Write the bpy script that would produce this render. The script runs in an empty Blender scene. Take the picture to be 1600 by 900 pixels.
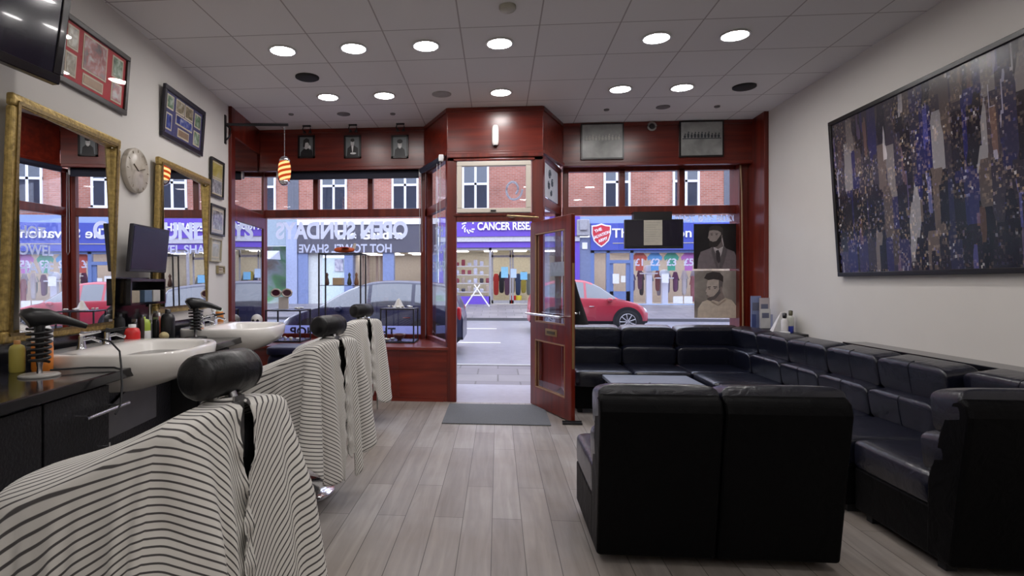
import bpy, math, random
from mathutils import Vector, Matrix
random.seed(7)
S = bpy.context.scene
COL = S.collection
PI = math.pi

# ------------------------------------------------------------------ camera maths (used to place things at their real depth)
TH = math.radians(4.7); CT, ST = math.cos(TH), math.sin(TH)
EYE = 1.32
def ray(px, py):
    u = (px-704)/900
    return (CT*u-ST, ST*u+CT, (442-py)/900)
def PY(px, py, Y):
    r = ray(px, py); t = Y/r[1]; return Vector((r[0]*t, Y, EYE+r[2]*t))
def PX(px, py, X):
    r = ray(px, py); t = X/r[0]; return Vector((X, r[1]*t, EYE+r[2]*t))
def PZ(px, py, Z):
    r = ray(px, py); t = (Z-EYE)/r[2]; return Vector((r[0]*t, r[1]*t, Z))
CEIL = 3.26
# left wall frame: runs at a slight angle
WO = Vector((-2.314, 0, 0)); WA = math.atan(.104)
WN = Vector((math.cos(WA), math.sin(WA), 0)); WE = Vector((-math.sin(WA), math.cos(WA), 0))
def WL(d, s, z=0): return WO + WN*d + WE*s + Vector((0, 0, z))

# ------------------------------------------------------------------ materials
MATS = {}
def new_mat(name):
    m = bpy.data.materials.new(name); m.use_nodes = True
    nt = m.node_tree; nt.nodes.clear()
    out = nt.nodes.new('ShaderNodeOutputMaterial')
    return m, nt, out
def N(nt, typ, **kw):
    n = nt.nodes.new(typ)
    for k, v in kw.items():
        if k in n.inputs.keys(): n.inputs[k].default_value = v
        else: setattr(n, k, v)
    return n
def mat(name, col, rough=.5, metal=0, var=.08, scale=12, coat=0, bump=0, spec=.5):
    if name in MATS: return MATS[name]
    m, nt, out = new_mat(name)
    b = N(nt, 'ShaderNodeBsdfPrincipled', Roughness=rough, Metallic=metal)
    b.inputs['Coat Weight'].default_value = coat; b.inputs['Specular IOR Level'].default_value = spec
    tc = N(nt, 'ShaderNodeTexCoord'); no = N(nt, 'ShaderNodeTexNoise', Scale=scale, Detail=3.0)
    nt.links.new(tc.outputs['Object'], no.inputs['Vector'])
    r = N(nt, 'ShaderNodeValToRGB')
    r.color_ramp.elements[0].position = .3; r.color_ramp.elements[1].position = .7
    r.color_ramp.elements[0].color = tuple(c*(1-var) for c in col)+(1,)
    r.color_ramp.elements[1].color = tuple(min(1, c*(1+var)) for c in col)+(1,)
    nt.links.new(no.outputs['Fac'], r.inputs['Fac']); nt.links.new(r.outputs['Color'], b.inputs['Base Color'])
    if bump:
        bp = N(nt, 'ShaderNodeBump', Strength=bump, Distance=.01)
        nt.links.new(no.outputs['Fac'], bp.inputs['Height']); nt.links.new(bp.outputs['Normal'], b.inputs['Normal'])
    nt.links.new(b.outputs[0], out.inputs[0]); MATS[name] = m; return m
def emit(name, col, st):
    if name in MATS: return MATS[name]
    m, nt, out = new_mat(name)
    e = N(nt, 'ShaderNodeEmission', Strength=st); e.inputs['Color'].default_value = col+(1,)
    nt.links.new(e.outputs[0], out.inputs[0]); MATS[name] = m; return m
def glass(name, tint=(.95, .96, 1), refl=1.0, rough=0):
    if name in MATS: return MATS[name]
    m, nt, out = new_mat(name)
    t = N(nt, 'ShaderNodeBsdfTransparent'); t.inputs['Color'].default_value = tint+(1,)
    g = N(nt, 'ShaderNodeBsdfGlossy', Roughness=rough)
    f = N(nt, 'ShaderNodeFresnel', IOR=1.5)
    ge = N(nt, 'ShaderNodeNewGeometry'); ma = N(nt, 'ShaderNodeMath', operation='MULTIPLY_ADD'); ma.inputs[1].default_value = 1/1.5-1.5; ma.inputs[2].default_value = 1.5
    nt.links.new(ge.outputs['Backfacing'], ma.inputs[0]); nt.links.new(ma.outputs[0], f.inputs[0])
    mu = N(nt, 'ShaderNodeMath', operation='MULTIPLY'); mu.inputs[1].default_value = refl
    nt.links.new(f.outputs[0], mu.inputs[0])
    x = N(nt, 'ShaderNodeMixShader'); nt.links.new(mu.outputs[0], x.inputs[0])
    nt.links.new(t.outputs[0], x.inputs[1]); nt.links.new(g.outputs[0], x.inputs[2])
    nt.links.new(x.outputs[0], out.inputs[0]); MATS[name] = m; return m
def wood_mat(name, c0, c1, c2, axis, rough=.3, sc=3.0):
    if name in MATS: return MATS[name]
    m, nt, out = new_mat(name)
    b = N(nt, 'ShaderNodeBsdfPrincipled', Roughness=rough); b.inputs['Coat Weight'].default_value = .1; b.inputs['Coat Roughness'].default_value = .25
    tc = N(nt, 'ShaderNodeTexCoord'); mp = N(nt, 'ShaderNodeMapping')
    s = [sc*5, sc*5, sc*5]; s[axis] = sc*.35
    mp.inputs['Scale'].default_value = s
    no = N(nt, 'ShaderNodeTexNoise', Scale=1.0, Detail=5.0, Distortion=.6)
    r = N(nt, 'ShaderNodeValToRGB'); e = r.color_ramp.elements
    e[0].position = .3; e[0].color = c0+(1,); e[1].position = .72; e[1].color = c2+(1,)
    k = e.new(.52); k.color = c1+(1,)
    nt.links.new(tc.outputs['Object'], mp.inputs[0]); nt.links.new(mp.outputs[0], no.inputs['Vector'])
    nt.links.new(no.outputs['Fac'], r.inputs[0]); nt.links.new(r.outputs[0], b.inputs['Base Color'])
    nt.links.new(b.outputs[0], out.inputs[0]); MATS[name] = m; return m
MAH = ((.075, .007, .004), (.135, .013, .006), (.20, .024, .010))
def mah(ax): return wood_mat('mahogany_'+'xyz'[ax], *MAH, ax, .28)

def floor_mat():
    m, nt, out = new_mat('floor_planks')
    b = N(nt, 'ShaderNodeBsdfPrincipled', Roughness=.42)
    tc = N(nt, 'ShaderNodeTexCoord'); mp = N(nt, 'ShaderNodeMapping'); mp.inputs['Rotation'].default_value = (0, 0, PI/2); mp.inputs['Location'].default_value = (.3, .045, 0)
    br = N(nt, 'ShaderNodeTexBrick', Scale=1.0); br.inputs['Brick Width'].default_value = 1.35; br.inputs['Row Height'].default_value = .163
    br.inputs['Mortar Size'].default_value = .0022; br.inputs['Mortar Smooth'].default_value = .3; br.inputs['Bias'].default_value = 0; br.offset = .37
    br.inputs['Color1'].default_value = (.23, .21, .195, 1); br.inputs['Color2'].default_value = (.32, .30, .285, 1); br.inputs['Mortar'].default_value = (.06, .05, .045, 1)
    mp2 = N(nt, 'ShaderNodeMapping'); mp2.inputs['Scale'].default_value = (22, 1.6, 1)
    no = N(nt, 'ShaderNodeTexNoise', Scale=1.0, Detail=6.0, Distortion=.8)
    n2 = N(nt, 'ShaderNodeTexNoise', Scale=1.6, Detail=4.0)
    r = N(nt, 'ShaderNodeValToRGB'); r.color_ramp.elements[0].position = .3; r.color_ramp.elements[0].color = (.72, .70, .68, 1); r.color_ramp.elements[1].position = .7; r.color_ramp.elements[1].color = (1.12, 1.1, 1.08, 1)
    r2 = N(nt, 'ShaderNodeValToRGB'); r2.color_ramp.elements[0].position = .3; r2.color_ramp.elements[0].color = (.78, .70, .62, 1); r2.color_ramp.elements[1].position = .6; r2.color_ramp.elements[1].color = (1.05, 1.05, 1.06, 1)
    m1 = N(nt, 'ShaderNodeMix', data_type='RGBA', blend_type='MULTIPLY'); m1.inputs[0].default_value = .8
    m2 = N(nt, 'ShaderNodeMix', data_type='RGBA', blend_type='MULTIPLY'); m2.inputs[0].default_value = .8
    L = nt.links.new
    L(tc.outputs['Object'], mp.inputs[0]); L(mp.outputs[0], br.inputs['Vector']); L(tc.outputs['Object'], mp2.inputs[0]); L(mp2.outputs[0], no.inputs['Vector']); L(tc.outputs['Object'], n2.inputs['Vector'])
    L(no.outputs['Fac'], r.inputs[0]); L(n2.outputs['Fac'], r2.inputs[0])
    L(br.outputs['Color'], m1.inputs[6]); L(r.outputs[0], m1.inputs[7]); L(m1.outputs[2], m2.inputs[6]); L(r2.outputs[0], m2.inputs[7]); L(m2.outputs[2], b.inputs['Base Color'])
    L(b.outputs[0], out.inputs[0]); return m
def ceil_mat():
    m, nt, out = new_mat('ceiling_tiles')
    b = N(nt, 'ShaderNodeBsdfPrincipled', Roughness=.9); b.inputs['Specular IOR Level'].default_value = .1
    tc = N(nt, 'ShaderNodeTexCoord'); mp = N(nt, 'ShaderNodeMapping'); mp.inputs['Location'].default_value = (.287, -4.375+6, 0)
    br = N(nt, 'ShaderNodeTexBrick', Scale=1.0); br.inputs['Brick Width'].default_value = .6; br.inputs['Row Height'].default_value = .6
    br.inputs['Mortar Size'].default_value = .006; br.inputs['Mortar Smooth'].default_value = .2; br.offset = 0
    br.inputs['Color1'].default_value = (.70, .68, .67, 1); br.inputs['Color2'].default_value = (.73, .71, .70, 1); br.inputs['Mortar'].default_value = (.40, .37, .36, 1)
    no = N(nt, 'ShaderNodeTexNoise', Scale=180.0, Detail=3.0); bp = N(nt, 'ShaderNodeBump', Strength=.25, Distance=.003)
    L = nt.links.new
    L(tc.outputs['Object'], mp.inputs[0]); L(mp.outputs[0], br.inputs['Vector']); L(br.outputs['Color'], b.inputs['Base Color'])
    L(tc.outputs['Object'], no.inputs['Vector']); L(no.outputs['Fac'], bp.inputs['Height']); L(bp.outputs['Normal'], b.inputs['Normal'])
    L(b.outputs[0], out.inputs[0]); return m
def brick_mat(name, c1, c2, mo, bw, rh, ms, vertical=True, rough=.9):
    m, nt, out = new_mat(name)
    b = N(nt, 'ShaderNodeBsdfPrincipled', Roughness=rough); b.inputs['Specular IOR Level'].default_value = .2
    tc = N(nt, 'ShaderNodeTexCoord'); mp = N(nt, 'ShaderNodeMapping')
    if vertical: mp.inputs['Rotation'].default_value = (-PI/2, 0, 0)
    br = N(nt, 'ShaderNodeTexBrick', Scale=1.0); br.inputs['Brick Width'].default_value = bw; br.inputs['Row Height'].default_value = rh; br.inputs['Mortar Size'].default_value = ms
    br.inputs['Color1'].default_value = c1+(1,); br.inputs['Color2'].default_value = c2+(1,); br.inputs['Mortar'].default_value = mo+(1,)
    no = N(nt, 'ShaderNodeTexNoise', Scale=1.2, Detail=5.0)
    r = N(nt, 'ShaderNodeValToRGB'); r.color_ramp.elements[0].position = .3; r.color_ramp.elements[0].color = (.75, .75, .75, 1); r.color_ramp.elements[1].position = .7; r.color_ramp.elements[1].color = (1.15, 1.12, 1.1, 1)
    m1 = N(nt, 'ShaderNodeMix', data_type='RGBA', blend_type='MULTIPLY'); m1.inputs[0].default_value = .8
    L = nt.links.new
    L(tc.outputs['Object'], mp.inputs[0]); L(mp.outputs[0], br.inputs['Vector']); L(tc.outputs['Object'], no.inputs['Vector']); L(no.outputs['Fac'], r.inputs[0])
    L(br.outputs['Color'], m1.inputs[6]); L(r.outputs[0], m1.inputs[7]); L(m1.outputs[2], b.inputs['Base Color']); L(b.outputs[0], out.inputs[0]); return m
def stripe_mat():
    m, nt, out = new_mat('striped_cape_cotton')
    b = N(nt, 'ShaderNodeBsdfPrincipled', Roughness=.85); b.inputs['Specular IOR Level'].default_value = .2
    b.inputs['Sheen Weight'].default_value = .1
    uv = N(nt, 'ShaderNodeUVMap'); sp = N(nt, 'ShaderNodeSeparateXYZ')
    mu = N(nt, 'ShaderNodeMath', operation='MULTIPLY'); mu.inputs[1].default_value = 1/.0205
    fr = N(nt, 'ShaderNodeMath', operation='FRACT')
    r = N(nt, 'ShaderNodeValToRGB'); e = r.color_ramp.elements
    LT = (.74, .72, .68, 1); DK = (.085, .08, .08, 1)
    e[0].position = 0; e[0].color = LT; e[1].position = 1; e[1].color = LT
    for p, c in ((.60, LT), (.66, DK), (.87, DK), (.93, LT)): k = e.new(p); k.color = c
    no = N(nt, 'ShaderNodeTexNoise', Scale=90.0, Detail=2.0); bp = N(nt, 'ShaderNodeBump', Strength=.15, Distance=.002)
    tc = N(nt, 'ShaderNodeTexCoord')
    L = nt.links.new
    L(uv.outputs[0], sp.inputs[0]); L(sp.outputs[1], mu.inputs[0]); L(mu.outputs[0], fr.inputs[0]); L(fr.outputs[0], r.inputs[0]); L(r.outputs[0], b.inputs['Base Color'])
    L(tc.outputs['Object'], no.inputs['Vector']); L(no.outputs['Fac'], bp.inputs['Height']); L(bp.outputs['Normal'], b.inputs['Normal'])
    L(b.outputs[0], out.inputs[0]); return m
def leather_mat(name, col=(.0035, .0035, .005), rough=.32, spec=.3):
    if name in MATS: return MATS[name]
    m, nt, out = new_mat(name)
    b = N(nt, 'ShaderNodeBsdfPrincipled', Roughness=rough); b.inputs['Base Color'].default_value = col+(1,); b.inputs['Specular IOR Level'].default_value = spec
    tc = N(nt, 'ShaderNodeTexCoord')
    n1 = N(nt, 'ShaderNodeTexNoise', Scale=9.0, Detail=4.0, Distortion=1.0); n2 = N(nt, 'ShaderNodeTexVoronoi', Scale=160.0)
    b1 = N(nt, 'ShaderNodeBump', Strength=.35, Distance=.02); b2 = N(nt, 'ShaderNodeBump', Strength=.12, Distance=.002)
    L = nt.links.new
    L(tc.outputs['Object'], n1.inputs['Vector']); L(tc.outputs['Object'], n2.inputs['Vector']); L(n1.outputs['Fac'], b1.inputs['Height']); L(n2.outputs['Distance'], b2.inputs['Height'])
    L(b1.outputs['Normal'], b2.inputs['Normal']); L(b2.outputs['Normal'], b.inputs['Normal']); L(b.outputs[0], out.inputs[0]); MATS[name] = m; return m
def city_mat():
    m, nt, out = new_mat('night_city_print')
    b = N(nt, 'ShaderNodeBsdfPrincipled', Roughness=.22)
    tc = N(nt, 'ShaderNodeTexCoord'); L = nt.links.new
    def vor(sc, scale, randm=1.0):
        mp = N(nt, 'ShaderNodeMapping'); mp.inputs['Scale'].default_value = sc; L(tc.outputs['Object'], mp.inputs[0])
        v = N(nt, 'ShaderNodeTexVoronoi', Scale=scale, distance='CHEBYCHEV'); L(mp.outputs[0], v.inputs['Vector']); v.inputs['Randomness'].default_value = randm; return v
    def ramp(stops):
        r = N(nt, 'ShaderNodeValToRGB'); e = r.color_ramp.elements
        e[0].position, e[0].color = stops[0][0], stops[0][1]+(1,); e[1].position, e[1].color = stops[-1][0], stops[-1][1]+(1,)
        for p, c in stops[1:-1]: k = e.new(p); k.color = c+(1,)
        return r
    sepc = lambda v: (lambda s: (L(v.outputs['Color'], s.inputs[0]), s)[1])(N(nt, 'ShaderNodeSeparateColor'))
    v1 = vor((1, 11, 2.6), 1.0, .7); s1 = sepc(v1)       # towers
    r1 = ramp([(0, (.004, .004, .010)), (.35, (.012, .010, .020)), (.5, (.035, .028, .040)), (.62, (.02, .02, .055)), (.70, (.012, .013, .10)), (.76, (.06, .045, .045)), (.9, (.14, .105, .09)), (.96, (.22, .20, .20)), (1, (.34, .33, .36))]); L(s1.outputs[0], r1.inputs[0])
    v2 = vor((1, 66, 52), 1.0, .45); s2 = sepc(v2)      # lit windows
    r2 = ramp([(0, (0, 0, 0)), (.62, (.0, .0, .0)), (.72, (.05, .038, .03)), (.88, (.16, .12, .08)), (.93, (.30, .20, .10)), (.965, (.05, .06, .22)), (1, (.6, .56, .5))]); L(s2.outputs[0], r2.inputs[0])
    v3 = vor((1, 26, 4.0), 1.0, .6); s3 = sepc(v3)     # bright streaks
    r3 = ramp([(0, (0, 0, 0)), (.9, (0, 0, 0)), (.94, (.12, .06, .03)), (.97, (.04, .05, .20)), (1, (.45, .42, .42))]); L(s3.outputs[1], r3.inputs[0])
    n = N(nt, 'ShaderNodeTexNoise', Scale=3.5, Detail=3.0); L(tc.outputs['Object'], n.inputs['Vector'])
    rn = ramp([(.42, (.05, .05, .08)), (.58, (1, 1, 1))]); L(n.outputs['Fac'], rn.inputs[0])
    def mix(a, bb, t, f=1.0):
        x = N(nt, 'ShaderNodeMix', data_type='RGBA', blend_type=t); x.inputs[0].default_value = f; L(a, x.inputs[6]); L(bb, x.inputs[7]); return x.outputs[2]
    c = mix(r2.outputs[0], rn.outputs[0], 'MULTIPLY'); c = mix(r1.outputs[0], c, 'ADD'); c = mix(c, r3.outputs[0], 'ADD')
    # paler hazy horizon strip along the top of the print
    sx = N(nt, 'ShaderNodeSeparateXYZ'); L(tc.outputs['Object'], sx.inputs[0])
    mr = N(nt, 'ShaderNodeMapRange'); mr.inputs['From Min'].default_value = .95; mr.inputs['From Max'].default_value = 1.35; mr.inputs['To Max'].default_value = .75; L(sx.outputs[2], mr.inputs[0])
    x = N(nt, 'ShaderNodeMix', data_type='RGBA'); L(mr.outputs[0], x.inputs[0]); L(c, x.inputs[6]); x.inputs[7].default_value = (.055, .05, .06, 1)
    L(x.outputs[2], b.inputs['Base Color']); L(b.outputs[0], out.inputs[0]); return m
def photo_mat(name, cols, scale=8):
    """a printed photograph: blotchy areas between a few print colours"""
    if name in MATS: return MATS[name]
    m, nt, out = new_mat(name); b = N(nt, 'ShaderNodeBsdfPrincipled', Roughness=.3)
    tc = N(nt, 'ShaderNodeTexCoord'); n = N(nt, 'ShaderNodeTexNoise', Scale=scale, Detail=4.0, Distortion=.5)
    r = N(nt, 'ShaderNodeValToRGB'); e = r.color_ramp.elements
    e[0].position = .3; e[0].color = cols[0]+(1,); e[1].position = .7; e[1].color = cols[-1]+(1,)
    for i, c in enumerate(cols[1:-1]): k = e.new(.3+.4*(i+1)/(len(cols)-1)); k.color = c+(1,)
    nt.links.new(tc.outputs['Object'], n.inputs['Vector']); nt.links.new(n.outputs['Fac'], r.inputs[0]); nt.links.new(r.outputs[0], b.inputs['Base Color']); nt.links.new(b.outputs[0], out.inputs[0]); MATS[name] = m; return m

black = mat('black_plastic', (.012, .012, .014), .35)
blackmatt = mat('black_matt', (.01, .01, .012), .7)
gloss_black = mat('gloss_black_laminate', (.006, .006, .009), .12)
chrome = mat('chrome', (.75, .76, .8), .12, 1, var=.02)
steel = mat('brushed_steel', (.5, .5, .52), .35, 1)
white = mat('white_plastic', (.75, .75, .76), .4, var=.02)
ceramic = mat('white_ceramic', (.80, .78, .74), .12, var=.01, coat=.4)
gold = mat('gold_frame', (.42, .30, .10), .38, .55, var=.35, scale=40, bump=.4)
darkgold = mat('gold_frame_dark_bead', (.23, .16, .06), .4, .5, var=.3, scale=60)  # darker gold for the inner beading of the mirror frames
mirror_m = mat('mirror_silver', (.93, .93, .94), .0, 1, var=0)
screen = mat('tv_screen', (.012, .010, .022), .12, coat=.4)
wallp = mat('painted_wall', (.66, .635, .60), .85, var=.015, scale=3)
leather = leather_mat('black_leather', (.005, .006, .014), .27, .62); back_shaded = leather_mat('black_leather_shaded', (.0018, .0018, .0022), .5, .08)  # second one: darker, duller leather, shade of sofa backs and bases painted in
leather2 = leather_mat('headrest_leather', (.010, .010, .011), .38)
G = glass('window_glass'); GD = glass('car_glass', (.35, .4, .45), 1.6)

# ------------------------------------------------------------------ mesh building
WM = {}
class M:
    def __init__(s): s.v = []; s.f = []; s.mi = []; s.sm = []
    def add(s, vs, fs, m=0, sm=False):
        o = len(s.v); s.v += [Vector(p) for p in vs]
        for f in fs: s.f.append([o+i for i in f]); s.mi.append(m); s.sm.append(sm)
        return s
    def box(s, x0, x1, y0, y1, z0, z1, m=0):
        if x0 > x1: x0, x1 = x1, x0
        if y0 > y1: y0, y1 = y1, y0
        if z0 > z1: z0, z1 = z1, z0
        return s.hexa([(x0, y0, z0), (x1, y0, z0), (x1, y1, z0), (x0, y1, z0), (x0, y0, z1), (x1, y0, z1), (x1, y1, z1), (x0, y1, z1)], m)
    def hexa(s, p, m=0, sm=False):
        return s.add(p, [(0, 3, 2, 1), (4, 5, 6, 7), (0, 1, 5, 4), (1, 2, 6, 5), (2, 3, 7, 6), (3, 0, 4, 7)], m, sm)
    def seg(s, a, b, w, z0, z1, m=0, off=0):
        """upright slab from plan point a to plan point b, thickness w behind the line"""
        a = Vector((a[0], a[1])); b = Vector((b[0], b[1])); d = (b-a).normalized(); n = Vector((-d.y, d.x))
        p = [a+n*off, b+n*off, b+n*(off+w), a+n*(off+w)]
        return s.hexa([(q.x, q.y, z0) for q in p]+[(q.x, q.y, z1) for q in p], m)
    def prism(s, poly, fn, t0, t1, m=0, sm=False):
        """poly: 2D outline; fn(u,v,t)->3D"""
        n = len(poly); vs = [fn(u, v, t0) for u, v in poly]+[fn(u, v, t1) for u, v in poly]
        fs = [list(range(n))[::-1], [n+i for i in range(n)]]
        s.add(vs, fs, m, False); o = len(s.v)-2*n
        for i in range(n): s.f.append([o+i, o+(i+1) % n, o+n+(i+1) % n, o+n+i]); s.mi.append(m); s.sm.append(sm)
        return s
    def lathe(s, prof, c=(0, 0, 0), n=24, m=0, axis='z', caps=True, sx=1, sy=1):
        vs = []; fs = []
        for r, h in prof:
            for i in range(n):
                a = 2*PI*i/n; x, y = r*math.cos(a)*sx, r*math.sin(a)*sy
                p = {'z': (x, y, h), 'x': (h, x, y), 'y': (x, h, y)}[axis]
                vs.append((c[0]+p[0], c[1]+p[1], c[2]+p[2]))
        k = len(prof)
        for j in range(k-1):
            for i in range(n): fs.append((j*n+i, j*n+(i+1) % n, (j+1)*n+(i+1) % n, (j+1)*n+i))
        s.add(vs, fs, m, True)
        if caps: s.add(vs[:n], [list(range(n))[::-1]], m); s.add(vs[-n:], [list(range(n))], m)
        return s
    def tube(s, pts, r, n=8, m=0, closed=False):
        pts = [Vector(p) for p in pts]; vs = []; k = len(pts)
        up = Vector((0, 0, 1))
        for i, p in enumerate(pts):
            a = pts[i-1] if i > 0 or closed else p; b = pts[(i+1) % k] if i < k-1 or closed else p
            t = (b-a)
            t = t.normalized() if t.length > 1e-9 else Vector((0, 0, 1))
            u = t.cross(up)
            if u.length < .05: u = t.cross(Vector((1, 0, 0)))
            u.normalize(); w = t.cross(u)
            rr = r[i] if isinstance(r, (list, tuple)) else r
            for j in range(n):
                q = 2*PI*j/n; vs.append(p+(u*math.cos(q)+w*math.sin(q))*rr)
        fs = []
        for i in range(k if closed else k-1):
            for j in range(n): fs.append((i*n+j, ((i+1) % k)*n+j, ((i+1) % k)*n+(j+1) % n, i*n+(j+1) % n))
        s.add(vs, fs, m, True)
        if not closed: s.add(vs[:n], [list(range(n))], m); s.add(vs[-n:], [list(range(n))[::-1]], m)
        return s
    def sup(s, c, r, e1=.3, e2=.3, m=0, nu=28, nv=16, R=None):
        """super-ellipsoid: a puffed rounded box"""
        def cp(a, e): q = math.cos(a); return math.copysign(abs(q)**e, q)
        def sp(a, e): q = math.sin(a); return math.copysign(abs(q)**e, q)
        vs = []
        for j in range(nv+1):
            v = -PI/2+PI*j/nv
            for i in range(nu):
                u = -PI+2*PI*i/nu
                p = Vector((r[0]*cp(v, e1)*cp(u, e2), r[1]*cp(v, e1)*sp(u, e2), r[2]*sp(v, e1)))
                if R: p = R @ p
                vs.append(Vector(c)+p)
        fs = [(j*nu+i, j*nu+(i+1) % nu, (j+1)*nu+(i+1) % nu, (j+1)*nu+i) for j in range(nv) for i in range(nu)]
        return s.add(vs, fs, m, True)
    def grid(s, rows, m=0, closed=False):
        n = len(rows[0]); vs = [p for r in rows for p in r]
        fs = [(j*n+i, j*n+(i+1) % n, (j+1)*n+(i+1) % n, (j+1)*n+i) for j in range(len(rows)-1) for i in range(n if closed else n-1)]
        return s.add(vs, fs, m, True)
    def build(s, name, mats, parent=None, bevel=0, world=True, origin=None, uv=None, seg=2):
        if not isinstance(mats, (list, tuple)): mats = [mats]
        me = bpy.data.meshes.new(name)
        if parent is not None: Wm = WM[parent.name]
        else:
            if origin is None:
                xs = [p.x for p in s.v]; ys = [p.y for p in s.v]; zs = [p.z for p in s.v]
                origin = ((min(xs)+max(xs))/2, (min(ys)+max(ys))/2, min(zs))
            Wm = Matrix.Translation(Vector(origin))
        vs = s.v
        if world or parent is None: inv = Wm.inverted(); vs = [inv @ p for p in s.v]
        me.from_pydata([tuple(p) for p in vs], [], s.f); me.update()
        for k in mats: me.materials.append(k)
        me.polygons.foreach_set('material_index', s.mi); me.polygons.foreach_set('use_smooth', s.sm)
        if uv:
            ul = me.uv_layers.new(name='UVMap')
            for lp in me.loops: ul.data[lp.index].uv = uv[lp.vertex_index]
        o = bpy.data.objects.new(name, me); COL.objects.link(o)
        if parent is not None: o.parent = parent
        else: o.location = Wm.translation
        WM[o.name] = Wm
        if bevel:
            b = o.modifiers.new('Bevel', 'BEVEL'); b.width = bevel; b.segments = seg; b.limit_method = 'ANGLE'; b.angle_limit = math.radians(40)
        return o
def tag(o, label, cat, group=None, kind=None):
    if label: o['label'] = label
    if cat: o['category'] = cat
    if group: o['group'] = group
    if kind: o['kind'] = kind
    return o
def empty(name, loc, rz=0, label=None, cat=None, group=None):
    o = bpy.data.objects.new(name, None); COL.objects.link(o); o.location = loc; o.rotation_euler = (0, 0, rz); o.empty_display_size = .1
    WM[o.name] = Matrix.Translation(Vector(loc)) @ Matrix.Rotation(rz, 4, 'Z')
    return tag(o, label, cat, group)
def struct(o): o['kind'] = 'structure'; return o
def copy_tree(o, parent=None, loc=None, rz=None):
    c = o.copy(); COL.objects.link(c); c.parent = parent
    if loc is not None:
        c.location = loc
        if rz is not None: c.rotation_euler = (0, 0, rz)
        WM[c.name] = Matrix.Translation(Vector(loc)) @ Matrix.Rotation(c.rotation_euler.z, 4, 'Z')
    elif parent is not None: WM[c.name] = WM[parent.name]
    for ch in [x for x in list(bpy.data.objects) if x.parent == o]: copy_tree(ch, c)
    return c
FONT = None
def text_obj(name, txt, size, mt, parent, loc, xdir, updir, depth=.004, bold=0.0, align='CENTER', spacing=1.0, width=None):
    """lettering as a mesh; xdir = reading direction as seen on the object (world space)"""
    cu = bpy.data.curves.new(name, 'FONT'); cu.body = txt; cu.size = size; cu.extrude = depth; cu.offset = bold; cu.align_x = align; cu.align_y = 'CENTER'; cu.space_character = spacing
    tmp = bpy.data.objects.new(name+'_t', cu); COL.objects.link(tmp)
    dg = bpy.context.evaluated_depsgraph_get(); me = bpy.data.meshes.new_from_object(tmp.evaluated_get(dg))
    bpy.data.objects.remove(tmp); bpy.data.curves.remove(cu)
    x = Vector(xdir).normalized(); u = Vector(updir).normalized(); n = x.cross(u)
    if width:
        xs = [v.co.x for v in me.vertices]; k = width/(max(xs)-min(xs)); mid = (max(xs)+min(xs))/2
    else: k = 1; mid = 0
    inv = WM[parent.name].inverted()
    for v in me.vertices: v.co = inv @ (Vector(loc)+x*((v.co.x-mid)*k)+u*v.co.y+n*v.co.z)
    me.materials.clear(); me.materials.append(mt); me.name = name
    o = bpy.data.objects.new(name, me); COL.objects.link(o); o.parent = parent; WM[o.name] = WM[parent.name]
    return o

# ================================================================== ROOM SHELL
GY = 7.35       # glass line of the two bays
FY = 7.10       # inner face of the fascia
LY = 6.37       # face of the lobby / stall riser
struct(M().box(-3.6, 3.3, -3.2, 6.37, -.12, 0).build('floor', floor_mat()))
struct(M().box(-3.5, 3.2, -3.2, 7.6, CEIL, CEIL+.08).build('ceiling', ceil_mat(), origin=(0, 0, CEIL)))
a, b = WL(0, -3.3), WL(0, 7.45)
struct(M().seg(a, b, .1, 0, CEIL).build('wall_left', wallp))
struct(M().box(3.05, 3.15, -3.2, 7.5, 0, CEIL).build('wall_right', wallp))
struct(M().box(-2.2, 3.15, -3.3, -3.2, 0, CEIL).build('wall_back', wallp))
# wood linings at both ends of the facade
a, b = WL(.035, 6.13), WL(.035, 7.42)
left_lining = M().seg(WL(.035, 6.13), WL(.035, 6.25), .034, 0, CEIL).seg(WL(.035, 6.13), b, .034, 2.95, CEIL).seg(WL(.035, 6.25), b, .034, 2.02, 2.2).seg(WL(.035, 6.25), b, .034, 0, .75).seg(WL(.035, 7.30), b, .034, 0, CEIL).build('trim_1', mah(2), bevel=.004)
struct(left_lining)
struct(M().seg(WL(.02, 6.25), WL(.02, 7.3), .012, .75, 2.95).build('window_4', [glass('side_glass', (.16, .17, .22), 5.0)]))
struct(M().seg(WL(.006, 6.25), WL(.006, 7.3), .005, .75, 2.95).build('trim_2', mat('side_backing', (.10, .11, .18), .6)))
struct(M().box(3.0, 3.05, 6.78, 7.5, 0, CEIL).box(2.9, 3.0, 7.2, 7.5, 0, CEIL).build('trim_3', mah(2), bevel=.004))
# fascia boards
A0, A1, B1, C1, D1, E1 = (WL(.03, 7.1).x, FY), (-.91, FY), (-.5625, LY), (.493, LY), (.79, FY), (3.01, FY)
def fascia(n, p, q):
    m = M().seg(p, q, .04, 2.75, CEIL-.001).seg(p, q, .055, 2.735, 2.775, off=-.02).seg(p, q, .05, CEIL-.05, CEIL-.001, off=-.012)
    struct(m.build('trim_%d' % n, mah(0), bevel=.005))
fascia(4, A0, A1); fascia(5, A1, B1); fascia(6, B1, C1); fascia(7, C1, D1); fascia(8, D1, E1)
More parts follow.
